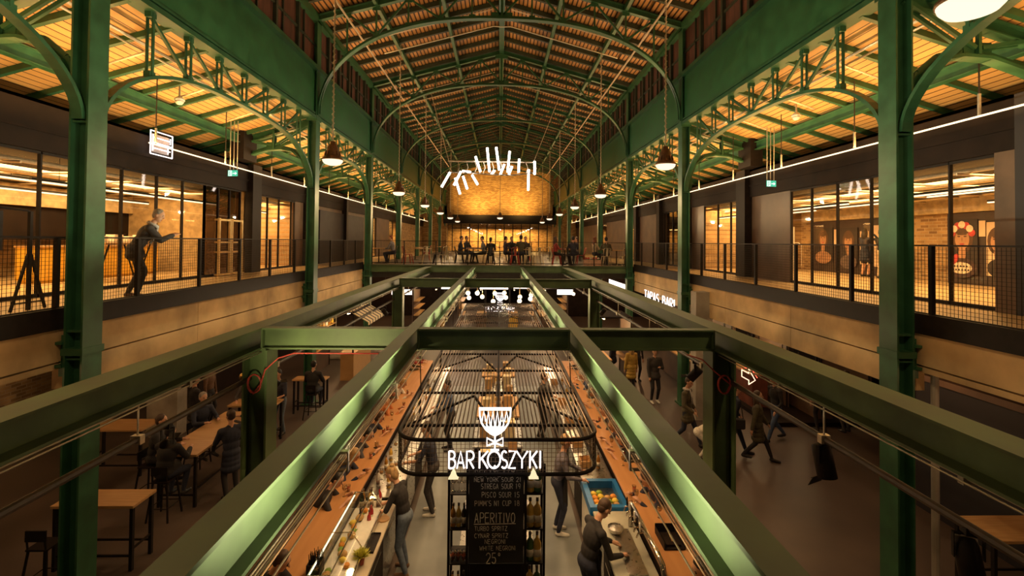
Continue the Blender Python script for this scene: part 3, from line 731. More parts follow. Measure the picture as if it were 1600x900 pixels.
# ------------------------------------------------------------------ inside the left shops
def simple(name, mt, label, cat, fn, group=None, loc=(0, 0, 0)):
    m = MB(); fn(m); o = m.build(name, mt, loc=loc); tag(o, label, cat, group); return o
wallbox('wall_shop_back_left', -1, 12.6, 12.75, 9.2, 16.4, 5.25, 6.15, M['dark'])
wallbox('trim_shop_band_left', -1, 12.45, 12.75, 2.5, 16.4, 6.15, 6.7, mat('plaster_band', (.50, .38, .22), .8))
wallbox('wall_shop_yellow', -1, 11.5, 11.6, 16.6, 21, ZS, 6.0, M['yellow'])
wallbox('wall_shop_yellow_top', -1, 11.5, 11.6, 16.6, 21, 6.0, 7.0, mat('cream_plaster', (.55, .42, .26), .8))
def counter(x0, x1, y0, y1, z0, z1, label, mt, parent=None):
    t = thing('shop_counter', label, 'counter', ((x0 + x1) / 2, (y0 + y1) / 2, z0))
    w, d, h = (x1 - x0) / 2, (y1 - y0) / 2, z1 - z0
    m = MB(); m.box(-w + .03, w - .03, -d + .03, d - .03, 0.08, h - .05); n = int(2 * d / .6)
    for k in range(n + 1):
        y = -d + .03 + (2 * d - .06) * k / n
        m.box(w - .03, w - .022, y - .008, y + .008, .1, h - .06)
    m.box(-w + .07, w - .07, -d + .07, d - .07, 0, .08); m.build('body', mt, t)
    m = MB(); m.rbox(-w, w, -d, d, h - .05, h, .012); m.build('top', M['tablewood'], t)
    return t
counter(-11.5, -10.9, 5.2, 9.4, 4.2, 5.22, 'long yellow fronted counter in the left shop, behind the frame stand', M['yellow'])
counter(-11.6, -11.0, 11.6, 15.6, 4.2, 5.12, 'long yellow fronted counter behind the leaning man', M['yellow'])
counter(-10.6, -10.1, 17.0, 18.2, 4.2, 5.05, 'brown bar unit in the narrow yellow shop', brown)
t = thing('trestle_table', 'oak trestle table with black V legs beside the leaning man', 'table', (-10.2, 12.9, 4.2))
m = MB(); m.box(-.45, .45, -.9, .9, .96, 1.0); m.build('tabletop', M['tablewood'], t)
for y in (-.7, .7):
    m = MB()
    for q in (-1, 1): m.bar((q * .05, y, 0), (q * .36, y, .96), .03, .03)
    m.build('leg', M['black'], t)
for k, (y, w) in enumerate(((12.3, .22), (12.75, .3), (13.2, .26), (13.6, .2))):
    simple('box', M['white'], 'white carton standing on the oak trestle table, %s from the leaning man' % ('first second third fourth'.split()[k]), 'box', lambda m, w=w: (m.rbox(-.12, .12, -w / 2, w / 2, 0, .17 + .04 * (k % 2), .01), m.box(-.125, .125, -.02, .02, .05, .08)), 'cartons on the trestle table', (-10.15, y, 5.2))
t = thing('open_shelf', 'pale wooden open shelf frame against the dark tinted glazing', 'shelf', (-8.42, 15.05, 4.2))
pale = mat('pale_timber', (.74, .50, .20), .5, 0, 4, .1)
for y in (-.62, -.05, .05, .62):
    m = MB(); m.box(-.03, .03, y - .035, y + .035, 0, 1.75); m.build('post', pale, t)
for z in (.02, .7, 1.0, 1.68):
    for q in (-1, 1):
        m = MB(); m.box(-.14, .05, min(q * .05, q * .62), max(q * .05, q * .62), z, z + .05); m.build('shelf', pale, t)
# A-frame stand by the railing
t = thing('a_frame_stand', 'tall dark A-frame stand with a cross arm, near left behind the railing', 'stand', (-7.25, 7.5, 4.2), R(0))
m = MB(); m.bar((0, 0, 0), (0, 0, 1.52), .045, .045); m.build('mast', M['black'], t)
for q in (-1, 1):
    m = MB(); m.bar((0, q * .27, 0), (0, q * .02, .86), .03, .03); m.build('leg', M['black'], t)
m = MB(); m.bar((0, -.22, .12), (0, .22, .12), .02, .02); m.build('spreader', M['black'], t)
m = MB(); m.tube([(0, 0, 1.5), (0, -.05, 1.53), (0, -.62, 1.56), (0, -.66, 1.50)], .02, 8); m.build('arm', M['black'], t)
m = MB(); m.box(-.1, .1, -.68, -.5, .93, 1.5); m.build('hanging_bag', navy, t)
# tubes of light and pipes under the shop ceilings
k = 0
for s, y0, y1, xs in ((-1, 2.6, 9.0, (9.6, 11.2)), (-1, 9.4, 16.2, (9.4, 10.4, 11.6)), (-1, 16.9, 20.8, (10.0,)), (1, 7.9, 12.2, (9.5, 11.0, 12.6)), (1, 12.5, 16, (9.6, 11.4)), (1, 16.8, 21.3, (9.8, 11.6))):
    for i, X in enumerate(xs):
        t = thing('tube_light', 'linear tube light in the %s, %s row from the glazing' % (('frame stand shop', 'leaning man shop', 'narrow yellow shop', 'flower crown poster shop', 'blank poster shop', 'clothes rail shop')[k], ('nearest', 'second', 'third')[i]), 'light', (s * X, (y0 + y1) / 2, 6.45 + .12 * (i % 2)), 0, 'shop tube lights')
        L2 = (y1 - y0) / 2 - .3
        m = MB(); m.box(-.03, .03, -L2, L2, .02, .07); m.build('housing', M['black'], t)
        m = MB(); m.box(-.022, .022, -L2, L2, -.012, .02); m.build('diffuser', M['led'], t)
        for y in (-L2 * .8, L2 * .8): m = MB(); m.tube([(0, y, .07), (0, y, .55 - .12 * (i % 2))], .005, 5); m.build('hanger', M['black'], t)
    k += 1
rng = random.Random(4)
for s, nm in ((-1, 'left'), (1, 'right')):
    m = MB()
    for k in range(5):
        X = 9.2 + k * .95
        m.tube([(s * X, 2.6, 6.8 - .07 * (k % 3)), (s * X, 21, 6.8 - .07 * (k % 3))], .05 + .03 * (k % 2), 8)
    for k in range(12):
        y = 3 + 1.5 * k; m.tube([(s * 8.9, y, 6.72), (s * 13.5, y + rng.uniform(-.8, .8), 6.7)], .03, 6)
    struct(m.build('trim_pipes_' + nm, M['conduit']))
# ------------------------------------------------------------------ inside the right shop: poster wall
bd = mat('dark_display_board', (.045, .028, .026), .6, 0, 2, .12)
wallbox('wall_display_board', 1, 13.7, 13.82, 16.0, 20.4, ZS, 6.3, bd); wallbox('wall_display_board_near', 1, 13.7, 13.82, 12.3, 14.15, ZS, 6.3, bd)
wallbox('trim_shop_band_right', 1, 13.6, 13.85, 7.7, 21, 6.32, 6.75, mat('beige_band', (.55, .42, .24), .8))
skin_p = mat('poster_skin', (.42, .23, .13), .6, 0, 4, .08); hair_p = mat('poster_hair', (.085, .042, .022), .6); pbg = mat('poster_paper_pale', (.66, .50, .36), .7, 0, 2, .05); pdk = mat('poster_dark', (.028, .02, .02), .6)
lip_p = mat('poster_lips', (.42, .07, .06), .6); fl_r = mat('poster_flower_red', (.50, .05, .05), .6, 0, 9, .2); fl_w = mat('poster_flower_white', (.72, .62, .5), .6, 0, 9, .1)
def poster(y0, y1, z0, z1, label, bg, head=None, X=13.66, crown=False, dress=None):
    t = thing('poster', label, 'poster', (X, (y0 + y1) / 2, (z0 + z1) / 2), 0, 'portrait posters in the right shop')
    w, h = (y1 - y0) / 2, (z1 - z0) / 2
    m = MB(); m.box(0, .01, -w, w, -h, h); m.build('sheet', bg, t)
    def el(y, z, a, b, x, mt, nm, rot=0):
        m = MB(); n = 20; p = []
        for k in range(n):
            q = 2 * math.pi * k / n; u, v = a * math.cos(q), b * math.sin(q)
            p.append((x, y + u * math.cos(rot) - v * math.sin(rot), z + u * math.sin(rot) + v * math.cos(rot)))
        m.poly(p, (-.002, 0, 0)); return m.build(nm, mt, t)
    if head:
        hy, hz, r = head
        el(hy, hz + .02 * r, r * 1.12, r * 1.55, -.001, hair_p, 'printed_hair')
        el(hy, hz - 1.5 * r, r * .38, r * .9, -.002, skin_p, 'printed_neck')
        el(hy, min(hz - 3.0 * r, -h + 1.0 * r), min(w * .95, 1.9 * r), 1.0 * r, -.003, dress or pdk, 'printed_shoulders')
        el(hy, hz - .1 * r, r * .74, r * 1.05, -.004, skin_p, 'printed_face'); el(hy, hz + .75 * r, r * .72, r * .42, -.005, hair_p, 'printed_fringe')
        for q in (-1, 1):
            el(hy + q * .33 * r, hz + .2 * r, .16 * r, .07 * r, -.007, hair_p, 'printed_eye'); el(hy + q * .33 * r, hz + .38 * r, .2 * r, .035 * r, -.007, hair_p, 'printed_brow')
        el(hy, hz - .58 * r, .26 * r, .10 * r, -.007, lip_p, 'printed_lips'); el(hy, hz - .12 * r, .07 * r, .24 * r, -.007, lip_p if False else mat('poster_shade', (.33, .17, .10), .7), 'printed_nose')
        if crown:
            for k in range(7):
                q = R(15 + 25 * k); el(hy + 1.05 * r * math.cos(q), hz + .25 * r + 1.15 * r * math.sin(q), .36 * r, .36 * r, -.010 - .001 * (k % 2), (fl_r, fl_w)[k % 2 if k != 3 else 1], 'printed_flower')
            el(hy + .15 * r, -h + .62 * r, 1.15 * r, .6 * r, -.006, fl_w, 'printed_blouse'); el(hy + .75 * r, -h + 1.5 * r, .32 * r, .6 * r, -.007, fl_r, 'printed_scarf', .5)
            for k in range(11): el(hy + (-.65 + .32 * (k % 6)) * r + .16 * r * (k // 6), -h + (.42 + .36 * (k // 6)) * r, .09 * r, .10 * r, -.009, pdk, 'printed_dot')
    return t
poster(19.1, 20.25, 4.62, 6.03, 'portrait poster of a young man in a dark coat, leftmost on the board', pdk, (.0, .25, .26), dress=mat('poster_bare_chest', (.36, .20, .12), .6))
poster(17.75, 18.7, 4.58, 6.0, 'portrait poster of a long haired woman in black, second on the board', pdk, (.0, .18, .27), dress=mat('poster_black_lace', (.13, .095, .09), .6))
poster(17.2, 17.62, 4.6, 5.85, 'narrow portrait poster partly hidden by the railing post', pbg, (.0, .2, .2))
poster(16.0, 17.15, 4.55, 6.05, 'blank pale poster beside the woman in the dark dress', pbg)
poster(18.76, 19.02, 5.3, 5.95, 'small pale strip poster between two portraits', pbg)
poster(13.2, 14.1, 4.5, 6.1, 'tall portrait poster of a woman wearing a crown of red and white flowers', pdk, (.0, .25, .29), crown=True, dress=mat('poster_dress', (.06, .03, .03), .6))
poster(12.35, 12.95, 4.5, 6.0, 'portrait poster at the right end, half cut by the brown pier', pbg, (.0, .22, .25))
poster(12.98, 13.16, 5.6, 6.05, 'small beige note above the flower crown portrait', pbg)
# clothes rail in the second right shop
t = thing('clothes_rail', 'arched black clothes rail seen through the glazing at mid right', 'clothes rail', (10.6, 19.6, 4.2))
m = MB(); pts = [(0, -.55, 0), (0, -.55, 1.25)] + [(0, .55 * math.cos(a), 1.25 + .38 * math.sin(a)) for a in [math.pi - k * math.pi / 10 for k in range(1, 10)]] + [(0, .55, 1.25), (0, .55, 0)]
m.tube(pts, .035, 8); m.build('frame', M['black'], t, True)
m = MB(); m.box(-.2, .2, -.5, .5, .45, .5); m.build('shelf', M['tablewood'], t)
for k in range(3):
    simple('garment', (navy, pbg, fl_r)[k], '%s garment hung under the arched clothes rail' % ('dark', 'pale', 'red')[k], 'clothing', lambda m: m.poly([(0, -.09, 0), (0, .09, 0), (0, .12, .45), (0, .03, .55), (0, -.03, .55), (0, -.12, .45)], (.1, 0, 0)), None, (10.55, 19.35 + .22 * k, 4.85))
t = thing('clothes_rail', 'thin white garment stand against the brick in the poster shop', 'clothes rail', (13.0, 20.6, 4.2))
m = MB(); m.tube([(0, 0, 0), (0, 0, 1.9)], .03, 8); m.build('pole', M['white'], t)
m = MB(); m.tube([(0, -.05, 1.2), (0, -.3, 1.2), (0, -.5, 1.1), (0, -.5, .2)], .02, 6); m.build('arm', M['white'], t)
# ================================================================== lines of light hung in the aisles
for s, nm in ((-1, 'left'), (1, 'right')):
    t = thing('linear_light', 'thin continuous line of light hung in the %s aisle before the dark shop fascia' % nm, 'light', group='aisle lines of light')
    m = MB(); m.box(s * 7.6 - .012, s * 7.6 + .012, 10.4 if s < 0 else .5, 50, 7.375, 7.40); m.build('light_strip', M['led'], t)
    y = 10.6 if s < 0 else 2.0
    while y < 50:
        m = MB(); m.tube([(s * 7.6, y, 7.4), (s * 7.6, y, 8.85)], .012, 6); ro = m.build('suspension_rod', pipe, t)
        m = MB(); m.box(s * 7.6 - .016, s * 7.6 + .016, y - .016, y + .016, 7.40, 7.75); m.build('rod_sleeve', M['conduit'], ro); y += 2.65
    m = MB(); m.tube([(s * 6.75, .5, 8.98), (s * 6.75, 50, 8.98)], .03, 6); m.tube([(s * 6.95, .5, 8.95), (s * 6.95, 50, 8.95)], .02, 6)
    y = 3.0
    while y < 50: m.tube([(s * 6.75, y, 8.98), (s * 7.7, y, 8.66)], .02, 6); y += 2.1
    struct(m.build('trim_aisle_conduit', M['conduit']))
    m = MB(); m.box(min(s * 8.1, s * 8.5), max(s * 8.1, s * 8.5), 15.1, 15.9, 7.86, 8.75) if s < 0 else m.box(8.1, 8.5, 15.1, 15.9, 7.86, 8.75)
    struct(m.build('trim_duct', M['black']))
# ================================================================== stroke lettering
def arc(cx, cy, rx, ry, a0, a1, n=10): return [(cx + rx * math.cos(R(a0 + (a1 - a0) * k / n)), cy + ry * math.sin(R(a0 + (a1 - a0) * k / n))) for k in range(n + 1)]
FONT = {
 'A': [[(0, 0), (.5, 1), (1, 0)], [(.2, .33), (.8, .33)]], 'B': [[(0, 0), (0, 1)], [(0, 1)] + arc(.45, .77, .45, .23, 90, -90) + [(0, .54)], [(0, .54)] + arc(.5, .27, .5, .27, 90, -90) + [(0, 0)]],
 'C': [arc(.55, .5, .55, .5, 50, 310)], 'D': [[(0, 0), (0, 1)], [(0, 1)] + arc(.3, .5, .7, .5, 90, -90) + [(0, 0)]], 'E': [[(1, 1), (0, 1), (0, 0), (1, 0)], [(0, .52), (.8, .52)]],
 'F': [[(1, 1), (0, 1), (0, 0)], [(0, .52), (.8, .52)]], 'G': [arc(.55, .5, .55, .5, 50, 330) + [(1, .45), (.6, .45)]], 'H': [[(0, 0), (0, 1)], [(1, 0), (1, 1)], [(0, .5), (1, .5)]], 'I': [[(.5, 0), (.5, 1)]],
 'K': [[(0, 0), (0, 1)], [(1, 1), (0, .45)], [(.25, .6), (1, 0)]], 'L': [[(0, 1), (0, 0), (1, 0)]], 'M': [[(0, 0), (.1, 1), (.5, .3), (.9, 1), (1, 0)]], 'N': [[(0, 0), (0, 1), (1, 0), (1, 1)]], 'O': [arc(.5, .5, .5, .5, 90, 450, 18)],
 'P': [[(0, 0), (0, 1)] + arc(.5, .74, .5, .26, 90, -90) + [(0, .48)]], 'R': [[(0, 0), (0, 1)] + arc(.5, .74, .5, .26, 90, -90) + [(0, .48)], [(.35, .48), (1, 0)]], 'S': [arc(.5, .74, .45, .26, 40, 270) + arc(.5, .24, .5, .24, 90, -140)],
 'T': [[(0, 1), (1, 1)], [(.5, 1), (.5, 0)]], 'U': [[(0, 1), (0, .3)] + arc(.5, .3, .5, .3, 180, 360) + [(1, 1)]], 'V': [[(0, 1), (.5, 0), (1, 1)]], 'W': [[(0, 1), (.25, 0), (.5, .8), (.75, 0), (1, 1)]], 'Y': [[(0, 1), (.5, .5), (1, 1)], [(.5, .5), (.5, 0)]], 'Z': [[(0, 1), (1, 1), (0, 0), (1, 0)]],
 '1': [[(.2, .8), (.5, 1), (.5, 0)]], '2': [arc(.5, .72, .5, .28, 170, -30) + [(0, 0), (1, 0)]], '5': [[(.9, 1), (.1, 1), (.05, .55)] + arc(.45, .3, .5, .3, 120, -150)], '8': [arc(.5, .75, .4, .25, 90, 450, 14), arc(.5, .25, .5, .25, 90, 450, 14)], '9': [arc(.5, .7, .45, .3, 0, 360, 14), [(.95, .7), (.7, 0)]],
 "'": [[(.5, 1), (.5, .8)]], '°': [arc(.4, .85, .25, .14, 0, 360, 10)], '!': [[(.5, 1), (.5, .3)], [(.5, .06), (.5, 0)]]}
def text_strokes(txt, x0, z0, h, adv=.72, w=.5, total=None, jit=0, rg=None):
    """list of polylines in (x, z)"""
    out = []; x = 0
    widths = []
    for c in txt:
        if c == ' ': x += adv * .7; continue
        ww = .12 if c in "I!'" else (.4 if c in '1°' else w * (1.3 if c in 'MW' else 1))
        for pl in FONT[c]:
            jx = rg.uniform(-jit, jit) if rg else 0
            out.append([(x + p[0] * ww + jx, p[1] + jx) for p in pl])
        x += ww + (adv - w)
    L = x - (adv - w)
    k = (total / L) if total else h
    return [[(x0 + p[0] * k, z0 + p[1] * h) for p in pl] for pl in out], L * k
# ================================================================== wire canopy over the bar
blk = M['black']; wirem = mat('canopy_wire', (.15, .10, .062), .5, .0, 10, .1)
cn = thing('bar_canopy', 'long black wire grid canopy with rounded front corners hung above the bar', 'canopy')
CX, CF, CB, CT, CBt, cr = 1.14, 5.3, 16.95, 3.12, 2.74, .30
def rrect(z, x=CX, y0=CF, y1=CB, r=cr):
    p = []
    for cx, cy, a in ((x - r, y0 + r, -90), (x - r, y1 - r, 0), (-x + r, y1 - r, 90), (-x + r, y0 + r, 180)):
        for k in range(7): p.append((cx + r * math.cos(R(a + 15 * k)), cy + r * math.sin(R(a + 15 * k)), z))
    return p
for z in (CT, CBt):
    m = MB(); m.tube(rrect(z), .022, 8, closed=True); m.build('rim_tube', blk, cn, True)
m = MB()
n = int(2 * (CX - .05) / .05); r = .0065
for k in range(n + 1):
    x = -CX + .05 + k * (2 * CX - .1) / n
    dy = 0 if abs(x) < CX - cr else cr - math.sqrt(max(0, cr ** 2 - (abs(x) - CX + cr) ** 2))
    m.box(x - r, x + r, CF + dy, CB - dy, CT - r, CT + r)
m.build('wire_grid', wirem, cn)
for k, y in enumerate([5.77, 7.0, 8.2, 9.4, 10.6, 11.8, 13.0, 14.2, 15.4, 16.4]):
    m = MB(); m.bar((-CX, y, CT - .02), (CX, y, CT - .02), .03, .03); m.build('cross_bar', blk, cn)
    if k in (0, 2, 4, 6, 8):
        for s in (-1, 1):
            m = MB(); m.bar((s * CX, y, CT - .04), (s * .35, y + 1.15, CT - .04), .025, .025); m.bar((s * .35, y + 1.15, CT - .04), (s * .02, y, CT - .04), .025, .025); m.build('brace', blk, cn)
m = MB(); m.bar((0, CF, CT - .01), (0, CB, CT - .01), .03, .03); m.build('spine', blk, cn)
m = MB()
rr = rrect(0); per = [(rr[i], rr[(i + 1) % len(rr)]) for i in range(len(rr))]
wr_ = .0028
fr_pts = [p for p in rrect(0) if p[1] < CF + .31]
path = sorted(fr_pts, key=lambda p: p[0])
for z in [CBt + .045 + .048 * k for k in range(7)]:
    m.tube([(-CX, CF + 1.1, z)] + [(p[0], p[1], z) for p in path] + [(CX, CF + 1.1, z)], wr_, 4)
x = -CX + cr
while x <= CX - cr + .01: m.box(x - wr_, x + wr_, CF - wr_, CF + wr_, CBt, CT); x += .048
for s in (-1, 1):
    for k in range(8): a = R(11 * k); px, py = s * (CX - cr + cr * math.sin(a)), CF + cr - cr * math.cos(a); m.box(px - wr_, px + wr_, py - wr_, py + wr_, CBt, CT)
    y = CF + cr
    while y < CF + 1.1: m.box(s * CX - wr_, s * CX + wr_, y - wr_, y + wr_, CBt, CT); y += .048
m.build('front_mesh', wirem, cn)
for s in (-1, 1):
    for y in (CF + cr, 7.0, 9.4, 11.8, 14.2, CB - cr): m = MB(); m.bar((s * CX, y, CBt), (s * CX, y, CT), .03, .03); m.build('upright', blk, cn)
    for y in (7.0, 9.4, 11.8, 14.2): m = MB(); m.tube([(s * 1.10 - .03, y, CT), (s * 1.10 - .06, y, 3.87)], .008, 6); m.build('hanging_rod', blk, cn)
tri = mat('lit_triangle', (.8, .72, .45), .5, emit=(1, .85, .5), estr=.9)
for x in (-.485, .40):
    m = MB(); m.poly([(x - .055, CF - .05, CBt - .03), (x + .055, CF - .05, CBt - .03), (x, CF - .05, CBt + .07)], (0, .06, 0)); m.build('triangle_lamp', tri, cn)
# ------------------------------------------------------------------ illuminated sign
def barsign(flip, y, label, sc=1.0, name='bar_sign'):
    t = thing(name, label, 'sign', (0, y, 0), R(180) if flip else 0)
    r = .0095
    k_ = .00711
    def PX_(x): return (x / 7.5 - 80.2) * k_
    for c, a, b in (('B', 40, 112), ('A', 132, 215), ('R', 245, 325), ('K', 392, 488), ('O', 487, 633), ('S', 645, 713), ('Z', 730, 812), ('Y', 822, 950), ('K', 978, 1060), ('I', 1090, 1105)):
        m = MB()
        for pl in FONT[c]:
            m.tube([(PX_(a) + (PX_(b) - PX_(a)) * p[0], 0, 2.83 + .185 * p[1]) for p in pl], r, 6)
        if c == 'O': m.ball((PX_(570), 0, 2.85), .012, 8, 6)
        m.build('letter', M['neon'], t)
    cx = PX_(568)
    m = MB()
    out = [(-.172, 3.485), (-.168, 3.40), (-.145, 3.32), (-.10, 3.25), (-.05, 3.21), (0, 3.185), (.05, 3.21), (.10, 3.25), (.145, 3.32), (.168, 3.40), (.172, 3.485)]
    m.tube([(cx + p[0], 0, p[1]) for p in out] , r, 6); m.bar((cx - .178, 0, 3.478), (cx + .178, 0, 3.478), .02, .028)
    for k in range(6):
        xa = -.125 + .05 * k
        m.tube([(cx + xa - .02, 0, 3.30 if abs(xa) < .11 else 3.34), (cx + xa, 0, 3.455), (cx + xa + .022, 0, 3.30 if abs(xa) < .11 else 3.34)], r * .8, 6)
        if abs(xa) < .1: m.tube([(cx + xa - .02, 0, 3.31), (cx + xa * .7, 0, 3.23), (cx + xa + .022, 0, 3.31)], r * .8, 6)
    m.poly([(cx - .11, -.004, 3.285), (cx - .06, -.004, 3.225), (cx, -.004, 3.195), (cx + .06, -.004, 3.225), (cx + .11, -.004, 3.285)], (0, .008, 0))
    m.build('basket_glass', M['neon'], t)
    m = MB(); m.tube([(cx, 0, 3.19), (cx, 0, 3.035)], r, 6)
    for s in (-1, 1): m.tube([(cx, 0, 3.115), (cx + s * .088, 0, 3.16), (cx + s * .088, 0, 3.075), (cx, 0, 3.105)], r, 6)
    m.bar((cx - .045, 0, 3.028), (cx + .045, 0, 3.028), .02, .016); m.build('stem_bow', M['neon'], t)
    m = MB()
    for z in (2.85, 2.95): m.bar((PX_(40), .018, z), (PX_(1100), .018, z), .01, .01)
    m.bar((cx, .02, 2.9), (cx, .02, 3.47), .01, .01); m.build('backing_bar', blk, t)
    return t
barsign(False, 5.255, 'white neon lettering and basket shaped glass on the front of the bar canopy')
barsign(True, 17.02, 'same neon lettering seen mirrored from behind at the far end of the canopy')
# ------------------------------------------------------------------ bottle shelf with the chalkboard
sh = thing('bottle_shelf', 'tall black bottle shelf under the canopy front with a chalkboard fixed on it', 'shelf', (0, 5.8, 0))
for x in (-.565, -.35, .335, .555):
    for y in (-.17, .17):
        m = MB(); m.box(x - .014, x + .014, y - .014, y + .014, 0, 2.70); m.build('upright', blk, sh)
for z in (.35, .75, 1.14, 1.54, 1.94, 2.35, 2.69):
    m = MB(); m.box(-.565, .555, -.17, .17, z - .014, z); m.build('shelf_board', blk, sh)
m = MB(); m.box(-.33, .31, -.19, -.155, 1.56, 2.735); cb = m.build('chalkboard', mat('chalkboard_black', (.022, .020, .020), .7, 0, 5, .2), sh); cb['label'] = 'black chalkboard with the handwritten cocktail list'
rg = random.Random(3)
def chalk(lines):
    m = MB()
    for txt, z, h, x0, tot, th in lines:
        pls, L = text_strokes(txt, x0, z, h, total=tot, jit=.02, rg=rg)
        for pl in pls:
            for p, q in zip(pl[:-1], pl[1:]): m.bar((p[0], -.193, p[1]), (q[0], -.193, q[1]), .003, th, up=(0, 0, 1) if abs(p[0] - q[0]) > abs(p[1] - q[1]) else (1, 0, 0))
    m.bar((-.27, -.193, 2.012), (.22, -.193, 2.018), .003, .008)
    return m
chz = lambda y: 5.32 - (y - 378) * 5.6 / 740
ch = chalk([('DESTYLATY', chz(742), .075, -.26, .46, .006), ('NEW YORK SOUR 21', chz(750), .05, -.27, .55, .006), ('STREGA SOUR 19', chz(761), .06, -.19, .46, .006), ('PISCO SOUR 15', chz(774), .06, -.18, .44, .006), ("PIMM'S N1 CUP 18", chz(787), .06, -.26, .52, .006),
            ('APERITIVO', chz(813), .115, -.26, .47, .009), ('TURBO SPRITZ', chz(825), .05, -.26, .38, .005), ('CYNAR SPRITZ', chz(836), .05, -.26, .39, .005), ('NEGRONI', chz(845), .05, -.14, .24, .005), ('WHITE NEGRONI', chz(855), .05, -.20, .42, .005), ('25°', chz(875), .12, -.12, .17, .009)])
ch.build('lettering', mat('chalk', (.78, .72, .62), .9, 0, 30, .15), cb)
# ------------------------------------------------------------------ bottles, glasses and small things
gm = {'amber': mat('amber_glass', (.42, .19, .03), .12, 0, 9, .2, spec=.8), 'gold': mat('golden_spirit', (.68, .42, .07), .1, 0, 9, .15, spec=.8), 'green': mat('green_glass', (.05, .11, .035), .12, spec=.8), 'red': mat('red_liqueur', (.40, .03, .03), .12, spec=.8), 'dark': mat('dark_bottle', (.02, .014, .012), .15, spec=.8), 'clear': mat('clear_glass', (.50, .46, .40), .08, 0, 9, .1, spec=.9)}
lab = mat('bottle_paper', (.70, .62, .48), .7, 0, 15, .15); labd = mat('bottle_paper_dark', (.16, .10, .07), .7); cap_ = mat('bottle_cap', (.10, .07, .05), .4, .4)
PROTO = {}
def bottle(kind, loc, label, h=.30, group=None, wide=False):
    key = ('b', kind, wide)
    if key not in PROTO:
        t = thing('bottle', label, 'bottle', loc, 0, group)
        r = .046 if wide else .036
        m = MB(); m.lathe([(r * .9, 0), (r, .01), (r, .175), (r * .8, .205), (.014, .235), (.014, .285), (.001, .285)], n=12); m.build('glass_body', gm[kind], t, True)
        m = MB(); m.lathe([(r * 1.015, .05), (r * 1.015, .13)], n=12); m.build('paper_label', labd if kind == 'clear' else lab, t, True)
        m = MB(); m.lathe([(.016, .27), (.016, .305), (.001, .305)], n=10); m.build('cap', cap_, t, True)
        PROTO[key] = t; o = t
    else:
        o = dup(PROTO[key], loc, random.Random(str(loc)).uniform(0, 6), label, group)
    o.scale = (h / .305,) * 3
    return o
drink = mat('drink_amber', (.5, .24, .05), .15, spec=.8); drink2 = mat('drink_red', (.5, .10, .04), .15, spec=.8)
def glass(loc, label, stem=False, group=None, fill=True):
    key = ('g', stem, fill)
    if key not in PROTO:
        t = thing('wine_glass' if stem else 'tumbler', label, 'glass', loc, 0, group)
        m = MB()
        if stem: m.lathe([(.033, 0), (.033, .004), (.005, .008), (.005, .085), (.03, .105), (.04, .14), (.034, .19), (.031, .19), (.037, .14), (.026, .108), (.001, .1)], n=12)
        else: m.lathe([(.03, 0), (.036, .11), (.033, .11), (.027, .008), (.001, .008)], n=12)
        m.build('bowl', glassmat('drinking_glass', (.97, .96, .94), .6), t, True)
        if fill:
            m = MB(); m.lathe([(.025, .108), (.036, .14), (.001, .142)] if stem else [(.026, .012), (.031, .07), (.001, .072)], n=12); m.build('drink', drink if stem else drink2, t, True)
        PROTO[key] = t; return t
    return dup(PROTO[key], loc, 0, label, group)
ORD = 'first second third fourth fifth sixth seventh eighth ninth tenth eleventh twelfth thirteenth fourteenth fifteenth sixteenth seventeenth eighteenth nineteenth twentieth'.split()
# shelf bottles
shelves = [(2.35, 'top'), (1.94, 'second'), (1.54, 'third'), (1.14, 'fourth')]
for z, nm in shelves:
    for i, x in enumerate((.395, .48)):
        bottle('gold' if (i + int(z * 10)) % 3 else 'green', (x, 5.70, z + .002), '%s bottle on the %s shelf right of the chalkboard, %s one' % ('golden' if (i + int(z * 10)) % 3 else 'green', nm, ('inner', 'outer')[i]), .33, 'bottles right of the chalkboard', True)
    for i, x in enumerate((-.52, -.455, -.39)):
        if z in (1.94, 1.14): bottle(('amber', 'gold', 'dark')[i], (x, 5.70, z + .002), '%s bottle on the %s shelf left of the chalkboard' % (('amber', 'golden', 'dark')[i], nm), .27, 'bottles left of the chalkboard')
        elif z > 2: glass((x, 5.70, z + .002), 'empty wine glass on the top shelf left of the chalkboard, %s' % ('outer', 'middle', 'inner')[i], True, 'glasses on the shelf', False)
        else: glass((x, 5.70, z + .002), 'tumbler on the third shelf left of the chalkboard, %s' % ('outer', 'middle', 'inner')[i], False, 'glasses on the shelf')
# ------------------------------------------------------------------ counters
def bar_counter(x0, x1, side, label):
    t = thing('bar_counter', label, 'bar counter', ((x0 + x1) / 2, 9.9, 0))
    w = (x1 - x0) / 2; L = 7.0
    m = MB(); m.rbox(-w, w, -L, L, 1.055, 1.10, .012); m.build('top', M['wood'], t)
    m = MB(); m.box(-w + .32, w - .02, -L + .02, L - .02, .08, 1.055) if side > 0 else m.box(-w + .02, w - .32, -L + .02, L - .02, .08, 1.055); m.build('front_panel', M['dark'], t)
    m = MB(); m.box(-w + .36, w - .06, -L + .05, L - .05, 0, .08) if side > 0 else m.box(-w + .06, w - .36, -L + .05, L - .05, 0, .08); m.build('plinth', blk, t)
    m = MB(); xx = -w + .22 if side > 0 else w - .22
    m.tube([(xx, -L, .22), (xx, L, .22)], .02, 8); m.build('foot_rail', M['brass'], t)
    return t
bar_counter(-2.92, -2.31, 1, 'long wooden bar counter left of the canopy, guests seated along it')
bar_counter(2.15, 2.76, -1, 'long wooden bar counter right of the canopy, taps at its near end')
